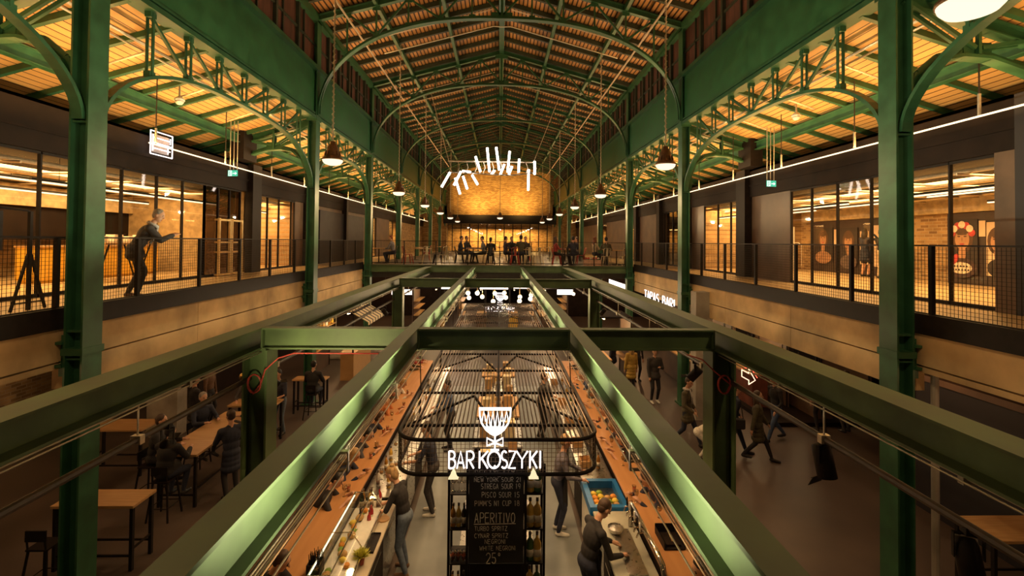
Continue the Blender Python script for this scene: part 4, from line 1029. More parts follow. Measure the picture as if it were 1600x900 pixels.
def worktop(x0, x1, y0, y1, z, label, mt):
    t = thing('worktop_unit', label, 'work counter', ((x0 + x1) / 2, (y0 + y1) / 2, 0)); w, d = (x1 - x0) / 2, (y1 - y0) / 2
    m = MB(); m.rbox(-w, w, -d, d, z - .04, z, .01); m.build('worktop', mt, t)
    s = 1 if x0 < 0 else -1
    m = MB(); m.box(-w + .01, w - .03, -d + .02, d - .02, .1, z - .04); m.build('cabinet', M['dark'], t)
    n = int(2 * d / .8)
    for k in range(n):
        ya = -d + .03 + (2 * d - .06) * k / n; yb = -d + .03 + (2 * d - .06) * (k + 1) / n
        xx = w - .03 if s > 0 else -w + .01
        m = MB(); m.box(xx - .012 if s < 0 else xx, xx if s < 0 else xx + .012, ya + .01, yb - .01, .14, z - .08); dr = m.build('door', M['steel'] if k % 2 else M['dark'], t)
        m = MB(); m.box(xx + s * .02 - .008, xx + s * .02 + .008, ya + .15, yb - .15, z - .18, z - .165); m.build('handle', M['chrome'], dr)
    m = MB(); m.box(-w + .05, w - .08, -d + .05, d - .05, 0, .1); m.build('plinth', blk, t)
    return t
worktop(-2.30, -1.68, 2.9, 8.1, .95, 'steel topped work counter behind the left bar, glass case on it', mat('pale_worktop', (.46, .40, .30), .4, 0, 3, .1))
worktop(-2.30, -1.68, 8.2, 16.6, .95, 'far work counter behind the left bar under hanging glasses', M['steel'])
worktop(1.56, 2.14, 2.9, 7.75, .95, 'pale work counter behind the right bar with the beer taps', mat('grey_worktop', (.40, .40, .33), .4, 0, 3, .1))
worktop(1.56, 2.14, 8.75, 16.6, .95, 'far work counter behind the right bar beyond the blue cooler', M['steel'])
# glass display case with food
t = thing('display_case', 'long low lit glass food case on the left worktop', 'display case', (-2.05, 6.75, .95))
m = MB(); m.rbox(-.22, .22, -.95, .95, 0, .10, .01); m.build('base', M['steel'], t)
m = MB(); m.box(-.20, .20, -.93, .93, .10, .108); m.build('tray', M['white'], t)
m = MB()
m.box(-.22, -.214, -.95, .95, .1, .34); m.box(-.22, .05, -.95, .95, .335, .34); m.add([(.05, -.95, .34), (.22, -.95, .11), (.22, .95, .11), (.05, .95, .34)], [(0, 1, 2, 3)]); m.build('glass', glassmat('case_glass', (.96, .97, .95), .3), t)
m = MB()
for p, q in (((-.22, -.95, .34), (-.22, .95, .34)), ((.05, -.95, .345), (.05, .95, .345)), ((.22, -.95, .105), (.22, .95, .105))): m.bar(p, q, .014, .014)
for y in (-.95, -.1, .95): m.bar((-.22, y, .345), (.05, y, .345), .012, .012); m.bar((.05, y, .345), (.22, y, .11), .012, .012)
m.build('frame', M['chrome'], t)
m = MB(); m.box(-.210, -.202, -.9, .9, .322, .332); m.build('light_strip', emat('case_light', (1, .88, .62), 3), t)
rg = random.Random(8)
foods = [('lemon', (.80, .60, .08), 'yellow lemon'), ('bread_roll', (.55, .33, .12), 'baked roll'), ('lime', (.25, .40, .06), 'green lime'), ('orange', (.80, .32, .04), 'orange')]
fm = [mat('food_' + f[0], f[1], .5, 0, 12, .1, .2) for f in foods]
row = 0
for k in range(16):
    i = k % 4
    y = 6.75 - .78 + .105 * k
    def fn(m):
        r = .042 if i != 1 else .055
        m.ball((0, 0, r * .85), (r * (1.25 if i in (0, 1) else 1), r, r * .85), 12, 8)
        if i in (0, 2): m.ball((r * 1.25, 0, r * .85), (.012, .010, .010), 6, 4)
        else: m.ball((0, 0, r * 1.68), (.012, .012, .006), 6, 4)
    o = simple(foods[i][0], fm[i], '%s in the lit glass case, %s from the near end' % (foods[i][2], ORD[k]), 'food', fn, 'food in the glass case', (-2.05 + rg.uniform(-.12, .1), y, 1.059))
    o.rotation_euler = (0, 0, rg.uniform(0, 6))
# straw caddy, plant, box by the left counter
t = thing('straw_caddy', 'black caddy full of upright black straws at the near end of the left counter', 'caddy', (-2.27, 6.12, 1.102))
m = MB(); m.rbox(-.10, .06, -.09, .09, 0, .02, .005)
for a in ((-.10, -.09, -.09, .09), (.052, .06, -.09, .09), (-.10, .06, -.09, -.082), (-.10, .06, .082, .09), (-.024, -.016, -.09, .09)): m.box(a[0], a[1], a[2], a[3], .0, .16)
m.build('box', blk, t)
m = MB()
for k in range(46): x, y = rg.uniform(-.085, .045), rg.uniform(-.075, .075); m.tube([(x, y, .02), (x + rg.uniform(-.03, .03), y + rg.uniform(-.02, .02), .24 + rg.uniform(0, .05))], .004, 5)
o = m.build('straws', blk, t); o['kind'] = 'stuff'
t = thing('potted_plant', 'small yellow green plant in a red pot on the left worktop', 'plant', (-1.83, 6.52, .952))
m = MB(); m.lathe([(.038, 0), (.052, .09), (.056, .09), (.056, .105), (.046, .105), (.001, .09)], n=14); m.build('pot', mat('terracotta_red', (.36, .07, .045), .6), t, True)
m = MB()
for k in range(150):
    a, e, L = rg.uniform(0, 6.28), rg.uniform(.1, 1.4), rg.uniform(.06, .13)
    b = Vector((.03 * math.cos(a), .03 * math.sin(a), .1)); tip = b + Vector((math.cos(a) * math.cos(e), math.sin(a) * math.cos(e), math.sin(e))) * L; sd = Vector((-math.sin(a), math.cos(a), 0)) * .010
    md = (b + tip) / 2; m.add([b, md - sd, tip, md + sd], [(0, 1, 2, 3)])
m.build('foliage', mat('lime_leaves', (.50, .48, .06), .5, 0, 15, .2), t, fix=False)
simple('serving_tray', blk, 'flat black tray on the near left worktop beside the red pot', 'tray', lambda m: (m.rbox(-.14, .12, -.22, .22, 0, .012, .006), m.box(-.14, .12, -.22, -.21, .012, .03), m.box(-.14, .12, .21, .22, .012, .03), m.box(-.14, -.13, -.21, .21, .012, .03)), None, (-1.84, 6.95, .952))
# bottles and tools on the left worktop, behind the case
kinds = ['red', 'dark', 'clear', 'red', 'amber', 'green', 'dark', 'gold', 'clear', 'amber', 'dark', 'red']
cnm = {'red': 'red', 'dark': 'dark', 'clear': 'clear', 'amber': 'amber', 'green': 'green', 'gold': 'golden'}
for k in range(12):
    bottle(kinds[k], (-1.95 - .14 * (k % 3), 7.35 + .09 * (k // 3) + .02 * (k % 2), .952) if k < 6 else (-2.20 + .13 * (k % 3), 7.85 + .08 * (k // 3 - 2), .952), '%s bottle on the left worktop beside the woman in black, %s from the camera' % (cnm[kinds[k]], ORD[k]), .26 + .02 * (k % 4), 'bottles on the left worktop') if k >= 6 or k % 3 != 2 else None
simple('cutting_board', M['tablewood'], 'small round handled board by the hands of the woman in black', 'board', lambda m: (m.lathe([(.09, 0), (.092, .008), (.09, .016), (.001, .016)], n=20), m.rbox(-.02, .02, .08, .17, 0, .016, .004)), None, (-1.78, 7.55, .952))
k2 = 0
for y in (8.5, 8.8, 9.1, 9.5, 10.0, 10.4, 10.9, 11.5, 12.0, 12.8, 13.5, 14.4):
    for x in (-2.12, -1.92):
        k2 += 1
        if k2 % 3 == 0: glass((x, y, .952), 'wine glass on the far left worktop, %s along it' % ORD[(k2 // 3 - 1) % 20], True, 'glasses on the far left worktop')
        else: bottle(('amber', 'clear', 'gold', 'dark', 'green')[k2 % 5], (x, y + .05 * (k2 % 2), .952), '%s bottle on the far left worktop %s along it' % (cnm[('amber', 'clear', 'gold', 'dark', 'green')[k2 % 5]], ORD[k2 - k2 // 3 - 1]), .28, 'bottles on the far left worktop')
# right bar: cooler, taps, glasses
blue = mat('blue_trim', (.015, .15, .42), .35, 0, 6, .08)
t = thing('drinks_cooler', 'white ice cooler with a bright blue open top rim, right of the bar aisle', 'cooler', (1.90, 8.24, 0))
m = MB(); m.rbox(-.36, .25, -.45, .45, .05, .86, .03); m.build('body', M['white'], t)
m = MB()
for a in ((-.38, -.29, -.47, .47), (.18, .26, -.47, .47), (-.29, .18, -.47, -.38), (-.29, .18, .38, .47)): m.box(a[0], a[1], a[2], a[3], .86, 1.0)
m.build('rim', blue, t)
m = MB(); m.box(-.29, .18, -.38, .38, .862, .875); m.build('liner', M['steel'], t)
m = MB(); m.box(-.3, .2, -.4, .4, 0, .05); m.build('plinth', blk, t)
for k in range(14):
    i = (0, 3, 0, 1, 3, 0, 2)[k % 7]
    def fn(m):
        r = .05; m.ball((0, 0, r * .9), (r * 1.12, r, r * .9), 12, 8); m.ball((r * 1.12, 0, r * .9), (.012, .01, .01), 6, 4)
    simple(foods[i][0], fm[i], '%s heaped in the blue rimmed cooler, %s from its near end' % (foods[i][2], ORD[k]), 'fruit', fn, 'fruit in the cooler', (1.90 - .22 + .11 * (k % 4), 8.24 - .3 + .13 * (k // 4) + .04 * (k % 2), .877))
t = thing('beer_tap', 'curved chrome beer rail carrying a row of taps on the right worktop', 'beer taps', (2.0, 6.75, .952))
m = MB(); m.tube([(.06, .58, 0), (.06, .58, .3), (.05, .52, .40), (.03, .40, .43), (.03, -.35, .43), (.05, -.62, .42), (.08, -.80, .34), (.09, -.86, .2), (.09, -.86, 0)], .035, 12); m.build('rail', M['chrome'], t, True)
for k in range(6):
    y = .40 - .13 * k
    m = MB(); m.tube([(.02, y, .42), (-.07, y, .40), (-.09, y, .34)], .012, 8); tp = m.build('tap', M['chrome'], t, True)
    m = MB(); m.lathe([(.009, 0), (.014, .03), (.012, .11), (.006, .125)], (-.045, y, .42), 10); m.build('tap_handle', (blk, M['white'])[k % 2], tp, True)
m = MB(); m.rbox(-.26, .0, -.5, .5, 0, .02, .006); m.build('drip_tray', M['steel'], t)
simple('mixing_bowl', M['steel'], 'steel bowl of crushed ice by the bartender in dark clothes', 'bowl', lambda m: (m.lathe([(.05, 0), (.10, .05), (.12, .10), (.112, .10), (.09, .05), (.04, .012), (.001, .012)], n=18), m.ball((0, 0, .07), (.1, .1, .035), 10, 6)), None, (1.78, 7.15, .952))
t = thing('menu_holder', 'open black menu holder with a pen on the right wooden counter', 'menu holder', (2.45, 6.72, 1.102))
m = MB(); m.rbox(-.15, .15, -.2, .2, 0, .02, .006); m.box(-.15, .15, .19, .2, .02, .14); m.box(-.15, -.14, -.2, .2, .02, .10); m.box(.14, .15, -.2, .2, .02, .10); m.build('box', blk, t)
m = MB(); m.tube([(.0, -.1, .06), (-.03, .16, .16)], .007, 8); m.build('pen', M['brass'], t)
m = MB(); m.box(-.1, .1, -.15, .12, .022, .05); m.build('cards', M['dark'], t)
for k, (x, y) in enumerate(((2.32, 8.05), (2.27, 7.75), (2.5, 8.15), (2.56, 7.6), (2.5, 7.3), (2.38, 9.0), (2.5, 9.4), (2.35, 9.8), (2.55, 10.4), (2.4, 11.2), (2.5, 11.9), (2.38, 12.6))):
    glass((x, y, 1.102), '%s on the right wooden counter, %s from the camera' % ('wine glass' if k % 3 else 'tumbler', ORD[k]), bool(k % 3), 'glasses on the right counter')
for k, (x, y) in enumerate(((-2.52, 7.95), (-2.5, 8.1), (-2.45, 9.3), (-2.42, 9.6), (-2.5, 10.5), (-2.45, 10.65), (-2.5, 11.3), (-2.4, 12.2), (-2.5, 13.2))):
    glass((x, y, 1.102), '%s on the left wooden counter, %s from the camera' % ('tumbler' if k % 3 else 'wine glass', ORD[k]), not k % 3, 'glasses on the left counter')
k3 = 0
for y in (9.2, 9.6, 10.1, 10.7, 11.3, 12.0, 12.7, 13.5, 14.5):
    k3 += 1
    bottle(('gold', 'amber', 'clear', 'green')[k3 % 4], (1.95, y, .952), '%s bottle on the far right worktop, %s beyond the blue cooler' % (cnm[('gold', 'amber', 'clear', 'green')[k3 % 4]], ORD[k3 - 1]), .3, 'bottles on the far right worktop')
    if k3 % 2: simple('crate', M['tablewood'], 'small wooden crate on the far right worktop, %s beyond the cooler' % ORD[k3 // 2], 'crate', lambda m: (m.box(-.1, .1, -.14, .14, 0, .015), m.box(-.1, -.09, -.14, .14, .02, .12), m.box(.09, .1, -.14, .14, .02, .12), m.box(-.09, .09, -.14, -.13, .02, .12), m.box(-.09, .09, .13, .14, .02, .12)), 'crates on the far right worktop', (1.72, y + .15, .952))
# ------------------------------------------------------------------ the middle: back bar units under the canopy
cols_ = [(.48, .28, .11), (.58, .46, .28), (.36, .22, .10), (.62, .50, .30)]
for k, (y, L) in enumerate(((7.4, 1.5), (9.2, 1.5), (11.0, 1.5), (12.8, 1.5), (14.6, 1.5), (16.1, .9))):
    t = thing('back_bar_unit', 'low cupboard in the middle of the bar under the wire canopy, %s from the chalkboard' % ORD[k], 'cupboard', (0, y, 0), 0, 'cupboards under the canopy')
    m = MB(); m.box(-.5, .5, -L / 2, L / 2, .06, .88); m.build('body', M['dark'], t)
    m = MB(); m.rbox(-.54, .54, -L / 2 - .02, L / 2 + .02, .88, .92, .008); m.build('top', (M['steel'], M['tablewood'])[k % 2], t)
    m = MB(); m.box(-.44, .44, -L / 2 + .06, L / 2 - .06, 0, .06); m.build('plinth', blk, t)
    for s in (-1, 1):
        for q in (-1, 1):
            m = MB(); m.box(s * .5 - .008, s * .5 + .008, min(0, q * L / 2) + .02, max(0, q * L / 2) - .02, .1, .84); d = m.build('door', brown, t)
            m = MB(); m.box(s * .52 - .01, s * .52 + .01, q * .08 - .01, q * .08 + .01, .5, .65); m.build('handle', M['chrome'], d)
    for q, (x, dy, w, d2, h) in enumerate(((-.3, -.3, .2, .22, .30), (.26, -.2, .24, .26, .36), (-.22, .3, .26, .2, .24), (.3, .38, .18, .2, .42))):
        if q >= 2 and L < 1: continue
        c = mat('carton', cols_[(k + q) % 4], .7, 0, 5, .08)
        simple('box', c, '%s box on the middle cupboard top, %s corner, %s cupboard' % (('orange', 'cream', 'brown', 'straw')[(k + q) % 4], ('near left', 'near right', 'far left', 'far right')[q], ORD[k]), 'box', lambda m: (m.rbox(-w / 2, w / 2, -d2 / 2, d2 / 2, 0, h, .008), m.box(-w / 2 - .004, w / 2 + .004, -.02, .02, h * .3, h + .003)), 'boxes on the middle cupboards', (x, y + dy * L / 1.5, .922))
    for q in range(3):
        if L > 1: bottle(('gold', 'amber', 'clear')[q], (-.05 + .09 * q, y + .02 * q, .922), '%s bottle amid the boxes on the %s middle cupboard' % (('golden', 'amber', 'clear')[q], ORD[k]), .3, 'bottles on the middle cupboards')
# ================================================================== pendants of the nave
housing = mat('pendant_housing', (.26, .15, .09), .35, .7, 12, .12)
pk = None; pn = 0
def pendant(x, y, z, label, top):
    global pk
    if pk is None or True:
        t = thing('pendant_lamp', label, 'lamp', (x, y, z), 0, 'nave pendant lamps')
        m = MB(); m.lathe([(.0, .0), (.10, .008), (.18, .035), (.225, .085), (.24, .135), (.001, .137)], n=28); m.build('glass_bowl', M['bowl'], t, True)
        m = MB(); m.lathe([(.245, .125), (.25, .14), (.245, .165), (.20, .20), (.165, .24), (.145, .32), (.125, .44), (.10, .46), (.10, .50), (.06, .52), (.06, .58), (.001, .58)], n=28); h = m.build('housing', housing, t, True)
        for q in range(10):
            a = 2 * math.pi * q / 10
            m = MB(); m.bar((.18 * math.cos(a), .18 * math.sin(a), .225), (.145 * math.cos(a), .145 * math.sin(a), .34), .006, .05, up=(math.cos(a), math.sin(a), 0)); m.build('fin', housing, h)
        m = MB(); m.tube([(0, 0, .57), (0, 0, top - z)], .016, 8); m.build('rod', M['conduit'], t)
        m = MB(); m.tube([(.03 * math.cos(k * .9), .03 * math.sin(k * .9), .6 + .02 * k) for k in range(int((top - z - .7) / .02))], .007, 5); m.build('power_cord', M['conduit'], t)
        return t
for s in (-1, 1):
    for i, y in enumerate(MID):
        if y < 5 and s < 0: continue
        if y < 5: y = 3.95
        pendant(s * 4.05, y, 7.12 if y > 5 else 7.30, '%s nave pendant lamp with lit glass bowl, %s' % ('left' if s < 0 else 'right', 'cut off by the top right corner' if y < 5 else ORD[i - 1] + ' from the camera'), rz_(4.05) - .1)
pendant(0, 38, 7.12, 'pendant lamp on the centre line before the far brick wall', 14.2)
# ================================================================== tube chandelier
t = thing('tube_chandelier', 'chandelier of tilted glowing white tubes on two pipes before the brick end wall', 'chandelier', (-.55, 25.6, 0))
def cz(y_img): return 5.32 - (y_img - 378) * 25.6 / 740
def cx_(x_img): return (x_img - 781) * 25.6 / 740 + .55
m = MB(); m.tube([(cx_(699), 0, cz(253)), (cx_(835), 0, cz(253))], .04, 8); m.build('top_pipe', M['conduit'], t)
m = MB(); m.tube([(cx_(697), -.2, cz(271)), (cx_(730), -.25, cz(271)), (cx_(760), -.3, cz(274)), (cx_(800), -.3, cz(275)), (cx_(836), -.2, cz(270))], .035, 8); m.build('bottom_pipe', M['steel'], t)
for k in range(11):
    x = 701 + 13.3 * k
    m = MB(); m.tube([(cx_(x), 0, cz(253)), (cx_(x + 3), -.1, cz(263)), (cx_(x), -.22, cz(272))], .018, 6); m.build('hanger', M['conduit'], t)
for a, b in (((690, 294), (703, 272)), ((709, 291), (720, 270)), ((711, 280), (719, 305)), ((723, 277), (730, 297)), ((737, 275), (746, 290)), ((722, 269), (735, 271)), ((742, 246), (750, 270)), ((760, 232), (764, 270)), ((774, 231), (779, 267)), ((795, 237), (792, 270)), ((781, 273), (787, 258)), ((794, 273), (799, 261)), ((810, 249), (809, 270)), ((825, 265), (824, 298)), ((834, 252), (834, 273)), ((767, 273), (772, 268))):
    m = MB(); m.tube([(cx_(a[0]), -.15, cz(a[1])), (cx_(b[0]), -.3, cz(b[1]))], .062, 10); m.build('glow_tube', M['tubelight'], t, True)
for a, b in (((700, 252), (664, 120)), ((833, 252), (872, 150))):
    m = MB(); m.tube([(cx_(a[0]), 0, cz(a[1])), (cx_(b[0]), 0, cz(b[1]))], .02, 6); m.build('cable', M['conduit'], t)
for x in (0, ):
    m = MB(); m.tube([(cx_(781), -.1, cz(253)), (cx_(781), -.1, 14.1)], .012, 6); m.build('centre_cable', blk, t)
# ================================================================== small lights and signs
def dome(x, y, z, top, label):
    t = thing('camera_dome', label, 'security camera', (x, y, z))
    m = MB(); m.lathe([(.001, -.1), (.05, -.09), (.085, -.05), (.095, 0), (.001, .0)], n=18); m.build('dome', M['white'], t, True)
    m = MB(); m.lathe([(.11, 0), (.11, .03), (.05, .09), (.02, .1), (.02, top - z)], n=18); m.build('bracket', M['white'], t, True)
dome(-7.55, 11.26, 8.56, 8.9, 'white dome camera hung under the left aisle roof'); dome(7.55, 11.87, 8.6, 8.9, 'white dome camera hung under the right aisle roof')
ex = emat('exit_green', (.10, .62, .36), 1.0); exw = emat('exit_white', (.9, 1, .92), 1.6)
def exit_sign(x, y, z, label, s, top):
    t = thing('exit_sign', label, 'exit sign', (x, y, z), R(8) * s)
    m = MB(); m.rbox(-.16, .16, -.03, .03, -.09, .10, .008); m.build('case', blk, t)
    m = MB(); m.box(-.15, .15, -.034, -.03, -.08, .09); m.build('face', ex, t)
    m = MB()
    m.box(-.13, -.03, -.037, -.034, -.07, -.055); m.box(-.13, -.115, -.037, -.034, -.07, .08); m.box(-.13, -.03, -.037, -.034, .068, .08); m.box(-.04, -.028, -.037, -.034, -.07, .08)
    m.bar((0.0, -.036, .0), (.09, -.036, .0), .003, .018); m.poly([(.07, -.037, -.04), (.125, -.037, 0), (.07, -.037, .04)], (0, .003, 0))
    m.ball((-.075, -.036, .045), (.014, .003, .014), 8, 6); m.bar((-.075, -.036, .03), (-.085, -.036, -.015), .003, .016); m.bar((-.085, -.036, -.015), (-.055, -.036, -.055), .003, .012); m.bar((-.075, -.036, .02), (-.05, -.036, .0), .003, .01)
    m.build('pictogram', exw, t)
    for q in (-.11, 0, .11):
        m = MB(); m.tube([(q, 0, .1), (q, 0, top)], .012, 6); m.build('hanging_rod', M['conduit'], t)
exit_sign(-7.6, 13.66, 7.19, 'green running man exit sign hung in the left gallery aisle', -1, 1.5)
exit_sign(7.6, 13.11, 7.02, 'green running man exit sign hung in the right gallery aisle', 1, 1.6)
exit_sign(-7.5, 11.83, 2.66, 'green exit sign at ground level under the left gallery', -1, 1.2)
# square neon on the left fascia
t = thing('neon_sign', 'square white neon sign on the dark left fascia above the leaning man', 'sign', (-8.42, 11.95, 7.65))
for a, b in (((-.38, .28), (.38, .28)), ((.38, .28), (.38, -.28)), ((.38, -.28), (-.38, -.28)), ((-.38, -.28), (-.38, .28)), ((-.3, .13), (.3, .13)), ((-.3, 0.0), (.38, 0.0)), ((-.3, -.13), (.3, -.13)), ((-.3, .2), (-.3, -.2)), ((.3, .2), (.3, .05)), ((.22, -.05), (.22, -.2))):
    m = MB(); m.tube([(0, a[0], a[1]), (0, b[0], b[1])], .014, 6); m.build('neon_tube', M['neon'], t)
m = MB(); m.box(-.06, -.03, -.3, .3, -.22, .22); m.build('glowing_panel', mat('sign_panel', (.25, .2, .2), .5, emit=(1, .8, .75), estr=.12), t)
# TAPAS BAR on the right spandrel
t = thing('sign', 'white lit TAPAS BAR lettering below the right gallery edge', 'sign', (6.28, 18.6, 2.97))
pls, L = text_strokes('TAPAS BAR!', 0, 0, .32, total=3.4)
for c0 in range(0, len(pls)):
    pass
xs = 0
for ch_ in 'TAPAS BAR!':
    if ch_ == ' ': xs += .34; continue
    w = .10 if ch_ == '!' else .26
    m = MB()
    for pl in FONT[ch_]: m.tube([(0, 1.75 - xs - p[0] * w, .33 * p[1]) for p in pl], .019, 6)
    m.build('letter', M['neon'], t); xs += w + .125
m = MB()
for z in (.06, .28): m.bar((.04, -1.7, z), (.04, 1.75, z), .02, .02)
m.build('backing_rail', blk, t)
# globe lamps above the far end of the bar
gb = emat('globe_glow', (1, .82, .52), 3.6)
rg = random.Random(5)
for k in range(16):
    x = -1.75 + 3.5 * (k % 8) / 7 + rg.uniform(-.08, .08); y = 17.9 + .9 * (k // 8) + rg.uniform(-.1, .1); z = 3.02 + rg.uniform(0, .38)
    t = thing('globe_lamp', 'warm glass globe lamp beyond the canopy, %s from left in the %s row' % (ORD[k % 8], ('near', 'far')[k // 8]), 'lamp', (x, y, z), 0, 'globe lamps beyond the canopy')
    m = MB(); m.ball((0, 0, 0), .085, 12, 8); m.build('globe', gb, t, True)
    m = MB(); m.lathe([(.03, .07), (.03, .11), (.008, .12), (.008, 3.84 - z)], n=8); m.build('stem', M['brass'], t)
    if k % 4 == 0: point((x, y - .15, z), 70, (1, .70, .36), .1)
# bulb pendant by the yellow booth
t = thing('bulb_lamp', 'bright bare bulb flaring under the second cross beam, right of the bar', 'lamp', (2.45, 15.6, 3.62))
m = MB(); m.ball((0, 0, 0), .05, 10, 7); m.build('bulb', emat('bulb_glow', (1, .75, .4), 14), t, True); m = MB(); m.tube([(0, 0, .05), (0, 0, .23)], .015, 6); m.build('socket', blk, t); point((2.45, 15.5, 3.5), 25, WARM2, .05)
# ================================================================== stools, tables, chairs
STOOL = None
def bar_stool(x, y, rz, label, zs=.74, group='bar stools at the counters'):
    global STOOL
    if STOOL is not None: return dup(STOOL, (x, y, 0), rz, label, group)
    t = thing('bar_stool', label, 'stool', (x, y, 0), rz, group)
    m = MB(); m.rbox(-.16, .16, -.16, .16, zs - .03, zs, .012); m.build('seat', M['dark'], t)
    for sx in (-1, 1):
        for sy in (-1, 1): m = MB(); m.bar((sx * .20, sy * .20, 0), (sx * .13, sy * .13, zs - .03), .025, .025); m.build('leg', M['black'], t)
    m = MB(); q = .178; m.tube([(-q, -q, .25), (q, -q, .25), (q, q, .25), (-q, q, .25)], .01, 6, closed=True); m.build('foot_ring', M['black'], t)
    m = MB(); m.box(-.15, .15, -.17, -.15, zs + .12, zs + .28)
    for sx in (-1, 1): m.bar((sx * .13, -.14, zs - .02), (sx * .13, -.165, zs + .2), .018, .018)
    m.build('backrest', M['black'], t)
    STOOL = t
    return t
def high_table(x0, x1, y0, y1, label, z=1.05, group='high oak tables'):
    t = thing('high_table', label, 'table', ((x0 + x1) / 2, (y0 + y1) / 2, 0), 0, group); w, d = (x1 - x0) / 2, (y1 - y0) / 2
    m = MB(); m.rbox(-w, w, -d, d, z - .045, z, .008); m.build('tabletop', M['tablewood'], t)
    for sx in (-1, 1):
        for sy in (-1, 1): m = MB(); m.box(sx * (w - .05) - .025, sx * (w - .05) + .025, sy * (d - .05) - .025, sy * (d - .05) + .025, 0, z - .045); m.build('leg', M['black'], t)
    m = MB()
    for sx in (-1, 1): m.box(sx * (w - .05) - .012, sx * (w - .05) + .012, -d + .05, d - .05, .32, .35)
    for sy in (-1, 1): m.box(-w + .05, w - .05, sy * (d - .05) - .012, sy * (d - .05) + .012, .22, .25)
    m.build('stretcher', M['black'], t)
    return t
high_table(-7.1, -5.80, 7.78, 8.3, 'empty high oak table nearest the camera on the left, behind the big green column')
high_table(-6.75, -5.95, 9.6, 12.0, 'high oak table crowded with guests in the left aisle')
high_table(-9.3, -7.95, 10.85, 11.5, 'empty oak table against the left wall behind the crowded one')
high_table(-6.95, -5.75, 12.4, 12.95, 'bright oak table by the man in navy beside the first left post')
high_table(-6.3, -5.3, 14.7, 15.1, 'small oak table between the first left post and the second column')
high_table(7.2, 8.45, 6.75, 7.4, 'oak table in the dark at the bottom right corner of the hall')
for x, y, r, l in ((-6.75, 7.35, 0, 'empty stool at the near side of the empty high table'), (-7.05, 9.9, -1.6, 'stool under the man in the black jacket'), (-6.35, 9.3, 0, 'stool under the dark haired guest at the near end of the crowded table'),
                (-7.05, 11.4, -1.6, 'stool under the grey haired man at the crowded table'), (-5.75, 11.5, 1.6, 'stool under the fair haired woman at the crowded table'), (-5.55, 14.4, 0, 'stool by the small oak table near the second column')):
    bar_stool(x, y, r, l)
PL = [5.9, 7.75, 8.75, 9.55, 10.6, 11.8, 13.1]; PR = [5.6, 7.85, 9.35, 10.1, 10.9, 12.3, 13.8]
for k, y in enumerate(PL): bar_stool(-3.02, y, -R(90), 'bar stool at the left counter, %s from the camera' % ORD[k])
for k, y in enumerate(PR): bar_stool(2.87, y, R(90), 'bar stool at the right counter, %s from the camera' % ORD[k])
# bistro chairs of the bridge
CH = {}
cmat = {'white': mat('chair_cream', (.62, .52, .36), .4, .2, 9, .08), 'red': mat('chair_red', (.40, .045, .035), .4, .2, 9, .08), 'black': mat('chair_black', (.03, .026, .026), .4, .3, 9, .1)}
def chair(x, y, rz, col, label):
    if col in CH: return dup(CH[col], (x, y, 4.2), rz, label, 'metal chairs on the bridge')
    t = thing('bistro_chair', label, 'chair', (x, y, 4.2), rz, 'metal chairs on the bridge'); mt = cmat[col]
    m = MB(); m.rbox(-.18, .18, -.18, .18, .44, .465, .02); m.build('seat', mt, t)
    for sx in (-1, 1):
        for sy in (-1, 1): m = MB(); m.bar((sx * .22, sy * .22, 0), (sx * .15, sy * .15, .45), .045, .03); m.build('leg', mt, t)
    m = MB(); m.tube([(-.16, -.16, .46), (-.18, -.24, .80), (-.12, -.26, .85), (.12, -.26, .85), (.18, -.24, .80), (.16, -.16, .46)], .014, 6); m.build('back_frame', mt, t, True)
    m = MB(); m.bar((0, -.165, .46), (0, -.255, .84), .10, .008, up=(0, 1, 0)); m.build('back_slat', mt, t)
    CH[col] = t; return t
BT = [None]
def bistro_table(x, y, label, z=.75):
    if BT[0]: return dup(BT[0], (x, y, 4.2), 0, label, 'tables on the bridge')
    t = thing('bistro_table', label, 'table', (x, y, 4.2), 0, 'tables on the bridge')
    m = MB(); m.rbox(-.38, .38, -.38, .38, z - .03, z, .01); m.build('tabletop', M['tablewood'], t)
    m = MB(); m.lathe([(.22, 0), (.22, .015), (.03, .03), (.03, z - .05), (.12, z - .03)], n=14); m.build('pedestal', M['black'], t)
    BT[0] = t; return t
TB = [(-6.0, 23.7), (-3.85, 23.9), (-1.35, 24.2), (1.35, 24.0), (3.6, 24.3), (5.95, 24.0), (-5.0, 28.2), (-2.2, 28.0), (.9, 28.4), (3.9, 28.2), (-4.0, 33), (0, 33.2), (3.5, 33)]
for k, (x, y) in enumerate(TB): bistro_table(x, y, '%s on the bridge, %s from the left in the %s row' % ('small square table', ORD[k if k < 6 else (k - 6 if k < 10 else k - 10)], 'front' if k < 6 else 'middle' if k < 10 else 'back'))
